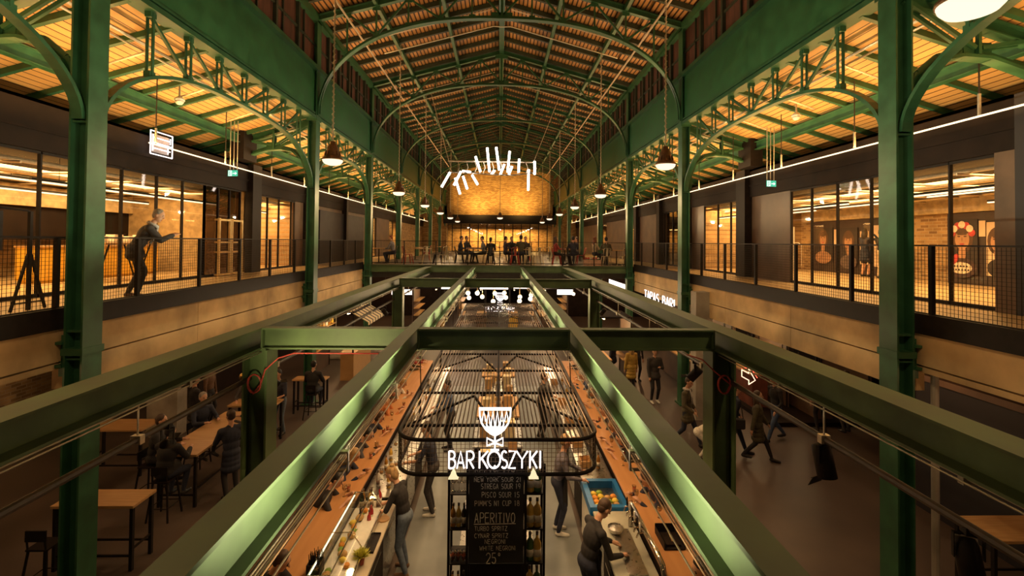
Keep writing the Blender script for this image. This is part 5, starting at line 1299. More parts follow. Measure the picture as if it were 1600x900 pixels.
for k, (x, y, r, c) in enumerate([(-5.35, 23.7, 90, 'black'), (-4.55, 23.6, -60, 'red'), (-3.55, 23.2, 10, 'white'), (-3.1, 23.9, 90, 'black'), (-2.75, 23.3, 40, 'white'), (-2.05, 24.2, -90, 'black'), (-.65, 24.2, 90, 'white'), (-.45, 23.2, 0, 'black'), (.75, 23.3, 5, 'red'), (1.45, 23.25, 0, 'white'), (1.9, 23.3, 15, 'white'),
                               (.65, 24.6, -90, 'black'), (2.85, 23.6, -90, 'red'), (3.35, 23.5, 0, 'black'), (4.15, 24.2, 90, 'red'), (5.25, 23.3, 5, 'white'), (5.2, 24.1, -90, 'black'), (6.1, 23.2, 20, 'white'), (-4.3, 28, 90, 'red'), (-2.9, 28, -90, 'white'), (.2, 28.3, -90, 'black'), (1.6, 28.4, 90, 'red'), (3.2, 28.1, -90, 'white'), (4.6, 28.2, 90, 'black')]):
    chair(x, y, R(r), c, '%s metal chair on the bridge, %s from the left in the %s row' % (c, ORD[(sorted([-5.35, -4.55, -3.55, -3.1, -2.75, -2.05, -.65, -.45, .75, 1.45, 1.9, .65, 2.85, 3.35, 4.15, 5.25, 5.2, 6.1]).index(x) if k < 18 else k - 18)], 'front' if k < 18 else 'middle'))
simple('planter_box', mat('pinkish_box', (.62, .36, .26), .6), 'low pinkish box of small plants at the bridge railing, right of centre', 'planter', lambda m: (m.box(-.42, .42, -.15, -.12, 0, .28), m.box(-.42, .42, .12, .15, 0, .28), m.box(-.42, -.39, -.12, .12, 0, .28), m.box(.39, .42, -.12, .12, 0, .28), m.box(-.39, .39, -.12, .12, .02, .22)), None, (4.5, 22.95, 4.2))
rg = random.Random(2)
for k in range(6):
    t = thing('flower', 'red flowering plant in the pinkish box on the bridge, %s from the left' % ORD[k], 'flower', (4.2 + .12 * k, 22.95, 4.42), 0, 'flowers in the pinkish box')
    m = MB(); m.tube([(0, 0, 0), (.01, 0, .10)], .006, 5)
    for q in range(5): a = q * 1.256; m.add([(0, 0, .03), (.05 * math.cos(a - .3), .05 * math.sin(a - .3), .08), (.09 * math.cos(a), .09 * math.sin(a), .09), (.05 * math.cos(a + .3), .05 * math.sin(a + .3), .08)], [(0, 1, 2, 3)])
    m.build('stem', gm['green'], t, fix=False); m = MB(); m.ball((.01, 0, .14), (.045, .045, .05), 8, 6)
    for q in range(6): a = q * 1.047; m.ball((.01 + .04 * math.cos(a), .04 * math.sin(a), .13), .022, 6, 5)
    m.build('blossom', (M['red'], M['white'])[k % 3 == 2], t, True)
# ================================================================== ground floor surroundings
wallbox('column_concrete', 1, 5.95, 6.45, 14.2, 14.6, 0, 3.85, M['concrete2'])
m = MB(); m.tube([(6.52, 6.95, 0), (6.52, 6.95, 3.86)], .05, 10); struct(m.build('trim_downpipe', M['concrete2']))
wallbox('wall_kiosk_right', 1, 8.6, 13.8, -1.5, 9.6, 0, 2.62, navy); wallbox('trim_kiosk_top_right', 1, 8.5, 13.8, -1.5, 9.7, 2.62, 2.74, brown)
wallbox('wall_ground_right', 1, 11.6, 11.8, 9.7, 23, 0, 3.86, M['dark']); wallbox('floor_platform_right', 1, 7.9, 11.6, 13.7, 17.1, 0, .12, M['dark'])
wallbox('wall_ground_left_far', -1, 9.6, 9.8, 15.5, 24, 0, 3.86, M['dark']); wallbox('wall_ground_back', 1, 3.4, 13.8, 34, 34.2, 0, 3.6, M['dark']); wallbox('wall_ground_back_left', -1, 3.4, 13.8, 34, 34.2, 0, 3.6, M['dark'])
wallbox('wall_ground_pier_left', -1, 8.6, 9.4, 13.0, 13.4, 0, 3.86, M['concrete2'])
for k, (y, w) in enumerate(((9.9, .42), (11.6, .5), (14.0, .42))):
    simple('vent_grille', M['black'], 'dark slatted grille on the left brick wall, %s from the camera' % ORD[k], 'grille', lambda m: [m.box(.0, .03, -w, w, .06 * q, .06 * q + .03) for q in range(7)] + [m.box(0, .02, -w - .03, -w, -.02, .42), m.box(0, .02, w, w + .03, -.02, .42)], 'grilles on the left wall', (-13.88, y + 5.2, 2.0))
def stall(name, label, x0, x1, y0, y1, face, mt, lit, zb=0):
    """small market stall with a counter, back shelves and a roof, open towards the hall (face = +1 opens to +x)"""
    t = thing(name, label, 'market stall', ((x0 + x1) / 2, (y0 + y1) / 2, zb)); w, d = (x1 - x0) / 2, (y1 - y0) / 2; f = face
    fx = f * w
    m = MB(); m.box(min(fx - f * .5, fx), max(fx - f * .5, fx), -d, d, 0, 1.0); m.build('counter', mt, t)
    m = MB(); m.rbox(min(fx - f * .55, fx + f * .05), max(fx - f * .55, fx + f * .05), -d - .02, d + .02, 1.0, 1.05, .01); m.build('counter_top', M['tablewood'], t)
    bx = -f * w
    m = MB(); m.box(min(bx, bx + f * .04), max(bx, bx + f * .04), -d, d, 0, 2.5); m.build('back_panel', brown, t)
    for z in (1.0, 1.4, 1.8): m = MB(); m.box(min(bx + f * .05, bx + f * .35), max(bx + f * .05, bx + f * .35), -d + .05, d - .05, z, z + .03); m.build('shelf', M['tablewood'], t)
    for sx in (-1, 1):
        for sy in (-1, 1): m = MB(); m.box(sx * (w - .04) - .025, sx * (w - .04) + .025, sy * (d - .04) - .025, sy * (d - .04) + .025, 0, 2.55); m.build('post', M['black'], t)
    m = MB(); m.box(-w, w, -d, d, 2.55, 2.6); m.build('roof', M['dark'], t)
    m = MB(); m.box(min(fx - f * .3, fx - f * .25), max(fx - f * .3, fx - f * .25), -d + .1, d - .1, 2.49, 2.53); m.build('light_strip', emat('stall_light', (1, .72, .36), lit), t)
    point((t.location.x + fx * .2, t.location.y, 2.2), lit * 9, (1, .66, .30), .15)
    return t
st = stall('market_stall', 'brightly lit food stall with a striped awning beside the far left post', -7.3, -5.5, 18.2, 20.6, 1, M['tablewood'], 7)
aw = mat('awning_stripes', (.75, .62, .40), .6)
nt = aw.node_tree; b_ = nt.nodes['Principled BSDF']; tc_ = nt.nodes.new('ShaderNodeTexCoord'); sp_ = nt.nodes.new('ShaderNodeSeparateXYZ'); fr_ = nt.nodes.new('ShaderNodeMath'); fr_.operation = 'PINGPONG'; fr_.inputs[1].default_value = .2; lt_ = nt.nodes.new('ShaderNodeMath'); lt_.operation = 'GREATER_THAN'; lt_.inputs[1].default_value = .13; mx_ = nt.nodes.new('ShaderNodeMix'); mx_.data_type = 'RGBA'; mx_.inputs[6].default_value = (.75, .62, .42, 1); mx_.inputs[7].default_value = (.04, .03, .03, 1)
nt.links.new(tc_.outputs['Object'], sp_.inputs[0]); nt.links.new(sp_.outputs['Y'], fr_.inputs[0]); nt.links.new(fr_.outputs[0], lt_.inputs[0]); nt.links.new(lt_.outputs[0], mx_.inputs[0]); nt.links.new(mx_.outputs[2], b_.inputs['Base Color'])
m = MB(); m.poly([(.75, -1.2, 2.62), (1.45, -1.2, 2.22), (1.45, -1.2, 2.10), (1.43, -1.2, 2.10), (1.43, -1.2, 2.20), (.75, -1.2, 2.59)], (0, 2.4, 0)); m.build('awning', aw, st)
rg = random.Random(12)
for k in range(18):
    simple('jar', (gm['amber'], gm['gold'], fm[1], M['white'])[k % 4], '%s jar on the %s shelf of the striped stall, %s along' % (('amber', 'golden', 'brown', 'white')[k % 4], ('lowest', 'middle', 'top')[k // 6], ORD[k % 6]), 'jar', lambda m: (m.lathe([(.06, 0), (.07, .02), (.07, .14), (.05, .17), (.05, .19), (.001, .19)], n=12), m.lathe([(.055, .165), (.055, .2), (.001, .2)], n=12)), 'jars on the striped stall', (-7.05, 18.55 + .34 * (k % 6), 1.035 + .4 * (k // 6)))
stall('market_stall', 'amber fronted stall under the bare bulb, right of the bar beyond the second beam', 3.6, 4.9, 17.3, 19.0, -1, M['yellow'], 6)
stall('market_stall', 'brown counter stall under the lit lettering on the right', 6.9, 8.6, 17.2, 20.4, -1, brown, 4)
stall('market_stall', 'dim brown stall with an arrow neon in the right aisle behind the walking guests', 8.1, 9.3, 15.0, 17.0, -1, mat('stall_red_brown', (.16, .045, .025), .6), 2.6, .12)
stall('market_stall', 'brown counter stall in the right aisle with an octagon neon', 9.5, 11.2, 14.0, 16.2, -1, brown, 2.0, .12)
# neon outlines over the right stalls
nr = emat('neon_red', (1, .12, .06), 2.2); nw = emat('neon_warm', (1, .62, .38), 2.2)
t = thing('neon_sign', 'octagon outline neon over the brown stall in the right aisle', 'sign', (8.3, 13.2, 1.55))
m = MB(); m.tube([(0, .28 * math.cos(R(22.5 + 45 * k)), .32 * math.sin(R(22.5 + 45 * k))) for k in range(8)], .014, 6, closed=True); m.build('outline', nw, t); m = MB(); m.tube([(0, .16 * math.cos(R(45 * k)), .18 * math.sin(R(45 * k))) for k in range(8)], .010, 6, closed=True); m.build('inner_outline', nw, t); m = MB(); m.tube([(0, 0, .3), (0, 0, 2.3)], .008, 5); m.build('hanger', blk, t)
t = thing('neon_sign', 'arrow shaped outline neon over the red stall beside the right post', 'sign', (7.3, 13.6, 1.45))
m = MB(); m.tube([(0, .5, .1), (0, .1, .1), (0, .1, .22), (0, -.25, 0), (0, .1, -.22), (0, .1, -.1), (0, .5, -.1)], .014, 6, closed=True); m.build('outline', nw, t); m = MB(); m.tube([(0, .5, .14), (0, 0, .30), (0, -.35, .1)], .012, 6); m.build('upper_line', nr, t); m = MB(); m.tube([(0, .2, .2), (0, .2, 2.42)], .008, 5); m.build('hanger', blk, t)
# light boxes of the far stalls
wb = emat('lightbox_glow', (1, .84, .74), 3.0)
def lightbox(cx, cy, z, wx, wy, h, label):
    t = thing('lightbox_sign', label, 'sign', (cx, cy, z), 0, 'white light boxes of the far stalls')
    m = MB(); m.box(-wx / 2, wx / 2, -wy / 2, wy / 2, -h / 2, h / 2); m.build('lit_panel', wb, t)
    m = MB(); m.box(-wx / 2 - .02, wx / 2 + .02, -wy / 2 - .02, wy / 2 + .02, h / 2, h / 2 + .04); m.box(-wx / 2 - .02, wx / 2 + .02, -wy / 2 - .02, wy / 2 + .02, -h / 2 - .04, -h / 2); m.build('frame', blk, t)
    for q in (-1, 1): m = MB(); m.tube([(0, q * (wy / 2 - .2) if wy > wx else 0, h / 2 + .03), (0, q * (wy / 2 - .2) if wy > wx else 0, 3.62 - z)] if wy > wx else [(q * (wx / 2 - .1), 0, h / 2 + .03), (q * (wx / 2 - .1), 0, 3.62 - z)], .01, 5); m.build('hanger', blk, t)
lightbox(-6.4, 25, 2.86, .12, 4.0, .34, 'long white light box under the left end of the bridge'); lightbox(6.4, 25.5, 3.06, .12, 3.6, .34, 'long white light box under the right end of the bridge')
for k, (x, w, y) in enumerate(((-4.9, 1.0, 24), (-2.5, 1.3, 26), (-.3, 1.6, 27), (1.5, 1.4, 26.5), (3.4, .8, 24.5))): lightbox(x, y, 2.75 + .1 * (k % 2), w, .1, .26, 'white light box facing the hall under the bridge, %s from the left' % ORD[k])
for k, x in enumerate((-4.2, -1.6, 1.4, 3.2)):
    stall('market_stall', 'far stall under the bridge, %s from the left, glowing warm' % ORD[k], x - .8, x + .8, 27.5, 30, (1 if x < 0 else -1), (M['yellow'], brown)[k % 2], 6)
simple('storage_cabinet', M['concrete2'], 'pale double door cabinet on the left aisle floor past the second column', 'cabinet', lambda m: (m.box(-.75, .75, -.25, .25, .05, 1.25), m.box(-.70, -.02, -.27, -.25, .1, 1.2), m.box(.02, .70, -.27, -.25, .1, 1.2), m.box(-.06, -.04, -.30, -.27, .6, .8), m.box(.04, .06, -.30, -.27, .6, .8), m.box(-.7, .7, -.2, .2, 0, .05)), None, (-7.5, 21.6, 0))

for k, (x, y, z) in enumerate(((7.6, 14.3, 1.75), (8.1, 14.6, 1.62), (8.6, 14.2, 1.48), (8.9, 13.9, 1.55), (9.3, 13.6, 1.30))):
    t = thing('hanging_lamp', 'small warm lamp hung over the right aisle stalls, %s from the left' % ORD[k], 'lamp', (x, y, z), 0, 'small lamps of the right aisle stalls')
    m = MB(); m.lathe([(.03, -.03), (.055, -.02), (.05, .03), (.001, .04)], n=12); m.build('glow', gb, t, True); m = MB(); m.lathe([(.07, .0), (.05, .07), (.012, .09), (.012, 3.86 - z)], n=12); m.build('shade', blk, t, True)
# ================================================================== people
SK = [mat('skin_light', (.56, .31, .20), .5, 0, 9, .05), mat('skin_tan', (.44, .23, .14), .5, 0, 9, .05)]
CL = {k: mat('cloth_' + k, c, .8, 0, 22, .12) for k, c in dict(black=(.016, .014, .016), charcoal=(.045, .04, .042), navy=(.018, .022, .045), blue=(.05, .08, .16), denim=(.10, .13, .18), grey=(.20, .19, .20), lightgrey=(.40, .38, .37), white=(.62, .58, .52), olive=(.075, .062, .035), yellow=(.42, .26, .05), red=(.30, .035, .03), brown=(.13, .07, .04), orange=(.50, .18, .06), plaid=(.14, .13, .17), purple=(.05, .035, .06), beige=(.45, .34, .22)).items()}
HR = {k: mat('hair_' + k, c, .55, 0, 30, .2, stretch=(1, 1, .2)) for k, c in dict(black=(.012, .009, .008), brown=(.05, .025, .014), fair=(.36, .22, .09), grey=(.27, .24, .21), red=(.20, .055, .02)).items()}
EYE_M = mat('eye_dark', (.02, .015, .012), .3); LIP_M = mat('lip', (.34, .12, .09), .5)
SHOE = {'black': mat('shoe_black', (.018, .015, .014), .5), 'white': mat('shoe_white', (.66, .62, .55), .6), 'brown': mat('shoe_brown', (.16, .09, .05), .5)}
def ik(a, b, l1, l2, hint):
    a, b = Vector(a), Vector(b); d = b - a; L = min(d.length, (l1 + l2) * .999); n = d.normalized()
    x = (l1 * l1 - l2 * l2 + L * L) / (2 * L); h = math.sqrt(max(0, l1 * l1 - x * x))
    s = Vector(hint) - n * Vector(hint).dot(n)
    s = s.normalized() if s.length > 1e-5 else n.orthogonal().normalized()
    return a + n * x + s * h, a + n * L
def person(label, loc, rz, pose='stand', top='black', legs='navy', hair='brown', style='short', skin=0, H=1.75, shoe='black', female=False, coat=0.0, skirt=False, vox=.017, group=None, seat=.75, lean=0.0, turn=0.0, hands=None, feet=None, head=(0, 0), apron=None, bag=None, sleeve=True, pelvis=None, scarf=None):
    k = H / 1.75
    t = thing('person', label, 'person', loc, rz, group)
    V = Vector
    sit = pose == 'sit'
    pz = .93
    if sit: pz = seat / k + .10
    if pose == 'walk': pz = .905
    P = V(pelvis) if pelvis else V((0, 0, pz))
    ln = R(lean)
    up = V((0, math.sin(ln), math.cos(ln))); fw = V((0, math.cos(ln), -math.sin(ln)))
    tr = R(turn); rt = V((math.cos(tr), -math.sin(tr), 0)); fw = (fw + V((math.sin(tr), 0, 0))).normalized()
    sw = .165 if female else .185
    chest = P + up * .33; neck = P + up * .52; sh = [P + up * .455 - rt * sw, P + up * .455 + rt * sw]
    hp = [P - rt * .088 + V((0, 0, -.02)), P + rt * .088 + V((0, 0, -.02))]
    hy, hx = R(head[0]), R(head[1])
    hup = (up * .6 + V((0, 0, .4))).normalized(); hup = (hup + fw * math.sin(hx)).normalized()
    hf = Quaternion(hup, -hy) @ (V((0, 1, 0)) - hup * hup.y).normalized(); hr = hf.cross(hup)
    hc = neck + hup * .20 + hf * .015
    prim = []                                   # (kind, a, b, ra, rb, tag) capsules and ellipsoids
    def cap(a, b, ra, rb, tg): prim.append(('c', V(a), V(b), ra, rb, tg))
    def ell(c, ax, r, tg): prim.append(('e', V(c), ax, r, 0, tg))
    BX = (rt, fw, up)
    ct = .012 if coat else 0
    ell(P + V((0, 0, .0)), BX, (.172 + ct if female else .165 + ct, .122 + ct, .125), 'top' if coat else 'legs')
    ell(P + up * .15, BX, (.135 + ct if female else .15 + ct, .108 + ct, .17), 'top')
    ell(chest, BX, (.155 + ct if female else .178 + ct, .122 + ct, .19), 'top')
    if female: ell(chest + fw * .07 - rt * .07 - up * .01, BX, (.07, .065, .07), 'top'); ell(chest + fw * .07 + rt * .07 - up * .01, BX, (.07, .065, .07), 'top')
    cap(sh[0], sh[1], .062 + ct, .062 + ct, 'top'); cap(neck - up * .05, neck + hup * .08, .058, .05, 'skin')
    cap(sh[0] - up * .02, neck, .05, .055, 'top'); cap(sh[1] - up * .02, neck, .05, .055, 'top')
    HX = (hr, hf, hup)
    ell(hc + hup * .02, HX, (.076, .094, .10), 'skin'); ell(hc - hup * .055 + hf * .018, HX, (.058, .068, .068), 'skin'); ell(hc - hup * .098 + hf * .055, HX, (.027, .025, .022), 'skin')
    cap(hc + hf * .092 + hup * .012, hc + hf * .112 - hup * .022, .010, .016, 'skin')
    for s in (-1, 1): ell(hc + hr * s * .078 - hup * .005 - hf * .005, HX, (.012, .02, .032), 'skin')
    # arms
    if hands is None: hands = [(-.24, .06, .80 if not sit else P.z + .02), (.24, .06, .80 if not sit else P.z + .02)] if pose != 'walk' else [(-.25, .22, .88), (.25, -.12, .82)]
    hd = []
    for i, s in enumerate((-1, 1)):
        h = V(hands[i]); e, h = ik(sh[i], h, .285, .26, rt * s * .5 + V((0, -.35, -.7)))
        cap(sh[i], e, .055 + ct, .045 + ct, 'top'); cap(e, e + (h - e) * (.92 if sleeve else .1), .043 + ct, .034 + ct, 'top' if sleeve else 'skin'); cap(e + (h - e) * .4, h, .034, .027, 'skin')
        d = (h - e).normalized(); hd.append((h, d, s))
        cap(h + d * .02, h + d * .075, .028, .032, 'skin')
    # legs
    if feet is None: feet = {'walk': [(-.09, .34, 0), (.09, -.30, .05)], 'sit': [(-.12, .34, max(0, seat / k - .48)), (.12, .36, max(0, seat / k - .48))]}.get(pose, [(-.10, .0, 0), (.11, .04, 0)])
    for i, s in enumerate((-1, 1)):
        f = V(feet[i]); an = f + V((0, -.02, .085)); kn, an = ik(hp[i], an, .435, .42, (s * .12, 1, .25 if sit else 0))
        bare = skirt
        cap(hp[i], kn, .088 if not female else .085, .062, 'legs'); cap(kn, an + (kn - an) * .12, .060, .045, 'legs' if not bare else 'skin'); cap(kn + (an - kn) * .5, an, .04, .036, 'skin' if bare else 'legs')
        ty = V((s * .03, 1, 0)).normalized()
        ell(f + V((0, 0, .05)) - V((0, .02, 0)), (V((1, 0, 0)), V((0, 1, 0)), V((0, 0, 1))), (.042, .06, .05), 'shoe'); cap(an + V((0, 0, -.035)), f + ty * .13 + V((0, 0, .032)), .042, .034, 'shoe'); cap(f + ty * .04 + V((0, 0, .032)), f + ty * .155 + V((0, 0, .030)), .036, .032, 'shoe')
    if coat:                                    # coat skirt or dress below the hips
        if sit: cap(P + V((0, .05, 0)), P + V((0, .22, -.0)), .17, .15, 'top')
        else:
            for q in range(3):
                z = coat * (q + 1) / 3; ell(P + V((0, .01, -z)), (V((1, 0, 0)), V((0, 1, 0)), V((0, 0, 1))), (.18 + .012 * q, .14 + .01 * q, .12), 'top')
    if skirt and not sit:
        for q in range(3): ell(P + V((0, .01, -.10 - .1 * q)), (V((1, 0, 0)), V((0, 1, 0)), V((0, 0, 1))), (.185 + .01 * q, .145 + .008 * q, .10), 'legs')
    # union of the volumes, remeshed into one skin
    m = MB()
    for p in prim:
        if p[0] == 'c':
            a, b, ra, rb = p[1], p[2], p[3], p[4]; d = (b - a); L = d.length; d = d / L if L > 1e-6 else V((0, 0, 1))
            pts = []; rs = []
            for q in (-.98, -.8, -.45): pts.append(a + d * ra * q); rs.append(ra * math.sqrt(1 - q * q))
            for q in (0, .5, 1): pts.append(a + d * L * q); rs.append(ra + (rb - ra) * q)
            for q in (.45, .8, .98): pts.append(b + d * rb * q); rs.append(rb * math.sqrt(1 - q * q))
            m.tube(pts, rs, 12)
        else:
            b0 = len(m.v); m.ball((0, 0, 0), 1, 14, 9); ax, r = p[2], p[3]
            for i in range(b0, len(m.v)):
                v = m.v[i]; m.v[i] = tuple(p[1] + ax[0] * (v[0] * r[0]) + ax[1] * (v[1] * r[1]) + ax[2] * (v[2] * r[2]))
    ob = m.build('body_union', [SK[0]])
    md = ob.modifiers.new('r', 'REMESH'); md.mode = 'VOXEL'; md.voxel_size = vox
    sm = ob.modifiers.new('s', 'SMOOTH'); sm.factor = .5; sm.iterations = 2
    dg = bpy.context.evaluated_depsgraph_get(); dg.update()
    me = bpy.data.meshes.new_from_object(ob.evaluated_get(dg))
    bpy.data.objects.remove(ob)
    nv = len(me.vertices); co = np.empty(nv * 3); me.vertices.foreach_get('co', co); co = co.reshape(-1, 3)
    npoly = len(me.polygons); ce = np.empty(npoly * 3); me.polygons.foreach_get('center', ce); ce = ce.reshape(-1, 3)
    best = np.full(npoly, 1e9); idx = np.zeros(npoly, int); tags = {'skin': 0, 'top': 1, 'legs': 2, 'shoe': 3}
    for p in prim:
        if p[0] == 'c':
            a, b = np.array(p[1]), np.array(p[2]); d = b - a; L2 = max(1e-9, d @ d); u = np.clip(((ce - a) @ d) / L2, 0, 1)
            di = np.linalg.norm(ce - a - u[:, None] * d, axis=1) - (p[3] + (p[4] - p[3]) * u)
        else:
            A = np.array([list(q) for q in p[2]]); r = np.array(p[3]); l = (ce - np.array(p[1])) @ A.T; q = np.linalg.norm(l / r, axis=1); di = (q - 1) * r.min()
        w = di < best; best[w] = di[w]; idx[w] = tags[p[5]]
    fs = [tuple(pl.vertices) for pl in me.polygons]
    vs = [tuple(c) for c in co]; bpy.data.meshes.remove(me)
    ex = MB()
    # fingers rooted in the palms, eyes, brows and mouth
    for h, d, s in hd:
        sd = d.cross(V((0, 0, 1))); sd = sd.normalized() if sd.length > .1 else V((1, 0, 0)); nn = sd.cross(d).normalized()
        for q, (o, L) in enumerate(((-.024, .066), (-.008, .078), (.009, .074), (.025, .058))):
            b = h + d * .085 + sd * o; m1 = b + d * L * .5 - nn * .008; m2 = b + d * L * .82 - nn * .028
            ex.tube([b - d * .025, b, m1, m2], [.009, .0095, .0085, .006], 6, 0)
        b = h + d * .035 - sd * s * -.028 * (1 if s > 0 else 1); ex.tube([b - d * .01, b + d * .03 + sd * .022 * (-s), b + d * .06 + sd * .03 * (-s) - nn * .01], [.011, .010, .007], 6, 0)
    for s in (-1, 1):
        c = hc + hf * .083 + hr * s * .032 + hup * .012; b0 = len(ex.v); ex.ball(tuple(c), (.011, .011, .008), 8, 5, 1)
        ex.tube([hc + hf * .088 + hr * s * .018 + hup * .034, hc + hf * .078 + hr * s * .05 + hup * .036], .005, 5, 1)
    ex.tube([hc + hf * .078 - hr * .026 - hup * .062, hc + hf * .092 - hup * .06, hc + hf * .078 + hr * .026 - hup * .062], .006, 5, 2)
    b0 = len(vs); vs += ex.v; fs += [tuple(i + b0 for i in f) for f in ex.f]
    mi = list(idx) + [(0, 4, 5)[q] for q in ex.m]
    me = bpy.data.meshes.new('body'); me.from_pydata([tuple(k * c for c in v) for v in vs], [], fs)
    for q in (SK[skin], CL[top], CL[legs], SHOE[shoe], EYE_M, LIP_M): me.materials.append(q)
    me.polygons.foreach_set('material_index', [int(q) for q in mi]); me.polygons.foreach_set('use_smooth', [True] * len(fs))
    ob = bpy.data.objects.new('body', me); COL.objects.link(ob); ob.parent = t
    # hair
    m = MB()
    def hball(c, r, n=14):
        b0 = len(m.v); m.ball((0, 0, 0), 1, n, 9)
        for i in range(b0, len(m.v)): v = m.v[i]; m.v[i] = tuple((c + hr * (v[0] * r[0]) + hf * (v[1] * r[1]) + hup * (v[2] * r[2])) * k)
    hball(hc + hup * .045 - hf * .022, (.084, .092, .092))
    if style in ('long', 'bob', 'bun'): hball(hc - hf * .045 - hup * .01, (.083, .065, .115))
    if style == 'long':
        hball(hc - hf * .075 - hup * .14, (.085, .045, .16)); hball(hc - hf * .01 + hr * .07 - hup * .08, (.022, .05, .14)); hball(hc - hf * .01 - hr * .07 - hup * .08, (.022, .05, .14))
    if style == 'bun': hball(hc + hup * .11 - hf * .07, (.045, .045, .045))
    if style == 'short': hball(hc - hf * .05 - hup * .0, (.078, .055, .075))
    m.build('hair', HR[hair], t, True)
    if scarf:
        m = MB(); c = neck * k; m.tube([c + (rt * .085 * math.cos(q * .5236) + fw * .085 * math.sin(q * .5236) + up * (.012 + .01 * math.sin(q * 2))) * k for q in range(12)], .028 * k, 8, closed=True)
        m.tube([c + (fw * .09 + rt * .03) * k, c + (fw * .145 + rt * .05 - up * .15) * k, c + (fw * .15 + rt * .05 - up * .32) * k], .026 * k, 6); m.build('scarf', CL[scarf], t, True)
    if apron:
        m = MB(); pts = []
        for q in range(7): a = R(-60 + 20 * q); pts.append((math.sin(a) * .185, math.cos(a) * .15))
        vs2 = []
        for z, s2 in ((P.z + .12, .95), (P.z - .02, 1.05), (P.z - .42, 1.12)): vs2 += [(p[0] * s2 * k, (p[1] * s2 + .02 + (z - P.z) * math.tan(ln) * (1 if z > P.z else 0)) * k, z * k) for p in pts]
        vs3 = vs2 + [(v[0], v[1] + .006, v[2]) for v in vs2]
        f2 = [(r * 7 + q, r * 7 + q + 1, r * 7 + q + 8, r * 7 + q + 7) for r in range(2) for q in range(6)]
        m.add(vs3, f2 + [tuple(i + 21 for i in reversed(f)) for f in f2]); m.build('apron', CL[apron], t)
    if bag:
        m = MB(); c = (sh[1] + V((.07, -.02, -.48))) * k; m.rbox(c.x - .07, c.x + .07, c.y - .16, c.y + .16, c.z - .14, c.z + .1, .03)
        m.tube([c + V((0, -.12, .1)), (sh[1] + V((.01, -.05, .06))) * k, (sh[1] + V((.01, .05, .06))) * k, c + V((0, .12, .1))], .012, 6); m.build('shoulder_bag', CL[bag], t)
    return t
CT = 1.10
# ---- left gallery: the man leaning on the railing
person('man in a dark suit leaning on the left gallery railing, hands clasped over the nave', (-6.77, 9.20, 4.2), R(-58), top='charcoal', legs='charcoal', hair='grey', shoe='brown', lean=30, vox=.011, pelvis=(0, -.14, .92), hands=[(-.02, .42, 1.175), (.04, .44, 1.175)], feet=[(-.10, -.22, 0), (.10, -.06, 0)], head=(15, 4), coat=.12, scarf='lightgrey', H=1.76)
# ---- right shops
person('woman in a short dark dress before the blank pale poster, one arm raised', (13.0, 16.55, 4.2), R(-80), top='navy', legs='navy', hair='black', style='long', female=True, skirt=True, H=1.70, hands=[(-.20, .40, 1.35), (.14, .25, 1.55)], vox=.014, head=(0, 0))
person('dark haired visitor at the edge of the big right column, arms towards a poster', (12.95, 15.75, 4.2), R(-70), top='black', legs='beige', hair='black', style='bob', female=True, H=1.66, hands=[(-.18, .45, 1.30), (.2, .42, 1.25)], vox=.016)
person('woman in a grey jacket seen through the glazing beside the arched clothes rail', (11.2, 21.0, 4.2), R(150), top='grey', legs='black', hair='brown', style='long', female=True, H=1.68, coat=.14, feet=[(-.10, .12, 0), (.12, -.10, 0)])
# ---- bridge
GB = 'guests on the bridge'
def guest(label, x, y, rz, **kw):
    kw.setdefault('pose', 'sit'); kw.setdefault('seat', .46)
    kw.setdefault('hands', [(-.18, .38, .78), (.18, .38, .78)] if kw['pose'] == 'sit' else None)
    return person(label, (x, y, 4.2), R(rz), group=GB, vox=.02, **kw)
guest('man in a grey pullover seated alone at the left end of the bridge', -5.25, 23.6, 80, top='grey', legs='navy', hair='red', lean=12, hands=[(-.15, .42, .72), (.18, .40, .70)])
guest('guest in a dark jacket seated left of the round food plate on the bridge', -2.05, 24.2, -90, top='navy', legs='charcoal', hair='black', lean=8)
guest('guest in the shadow behind the man in the dark jacket on the bridge', -1.75, 25.0, -120, top='charcoal', hair='black')
guest('man in a pale grey shirt facing left across a table on the bridge', -.78, 24.2, 90, top='grey', legs='black', hair='brown', lean=10)
guest('dark clad guest with her back to the hall, left of the bridge centre', -.45, 23.3, 0, top='black', legs='black', hair='black', style='bob', female=True, H=1.62, coat=.1)
guest('guest in purple, leftmost of the four heads at the bridge centre', .30, 24.5, -70, top='purple', hair='black')
guest('guest in black, second of the four heads at the bridge centre', .62, 25.3, 180, top='black', hair='brown')
guest('tall guest in an olive jacket, third of the four heads at the bridge centre', 1.05, 23.5, 20, top='olive', hair='black', H=1.85)
guest('guest in charcoal, rightmost of the four heads at the bridge centre', 1.35, 24.9, 180, top='charcoal', hair='black')
guest('woman in red seated on the right half of the bridge', 2.8, 23.7, -80, top='red', legs='black', hair='brown', style='long', female=True)
guest('person in navy seated beside the woman in red on the bridge', 3.65, 23.5, 5, top='navy', hair='black', H=1.8)
guest('person in a grey top beside the bridge column, right of the woman in red', 4.0, 24.6, 100, top='grey', hair='brown')
guest('guest in an olive coat on the cream chair at the right end of the bridge', 5.3, 23.4, 0, top='olive', legs='charcoal', hair='black', lean=10)
guest('fair haired woman beside the olive coat at the right end of the bridge', 4.85, 24.1, -70, top='beige', hair='red', style='long', female=True)
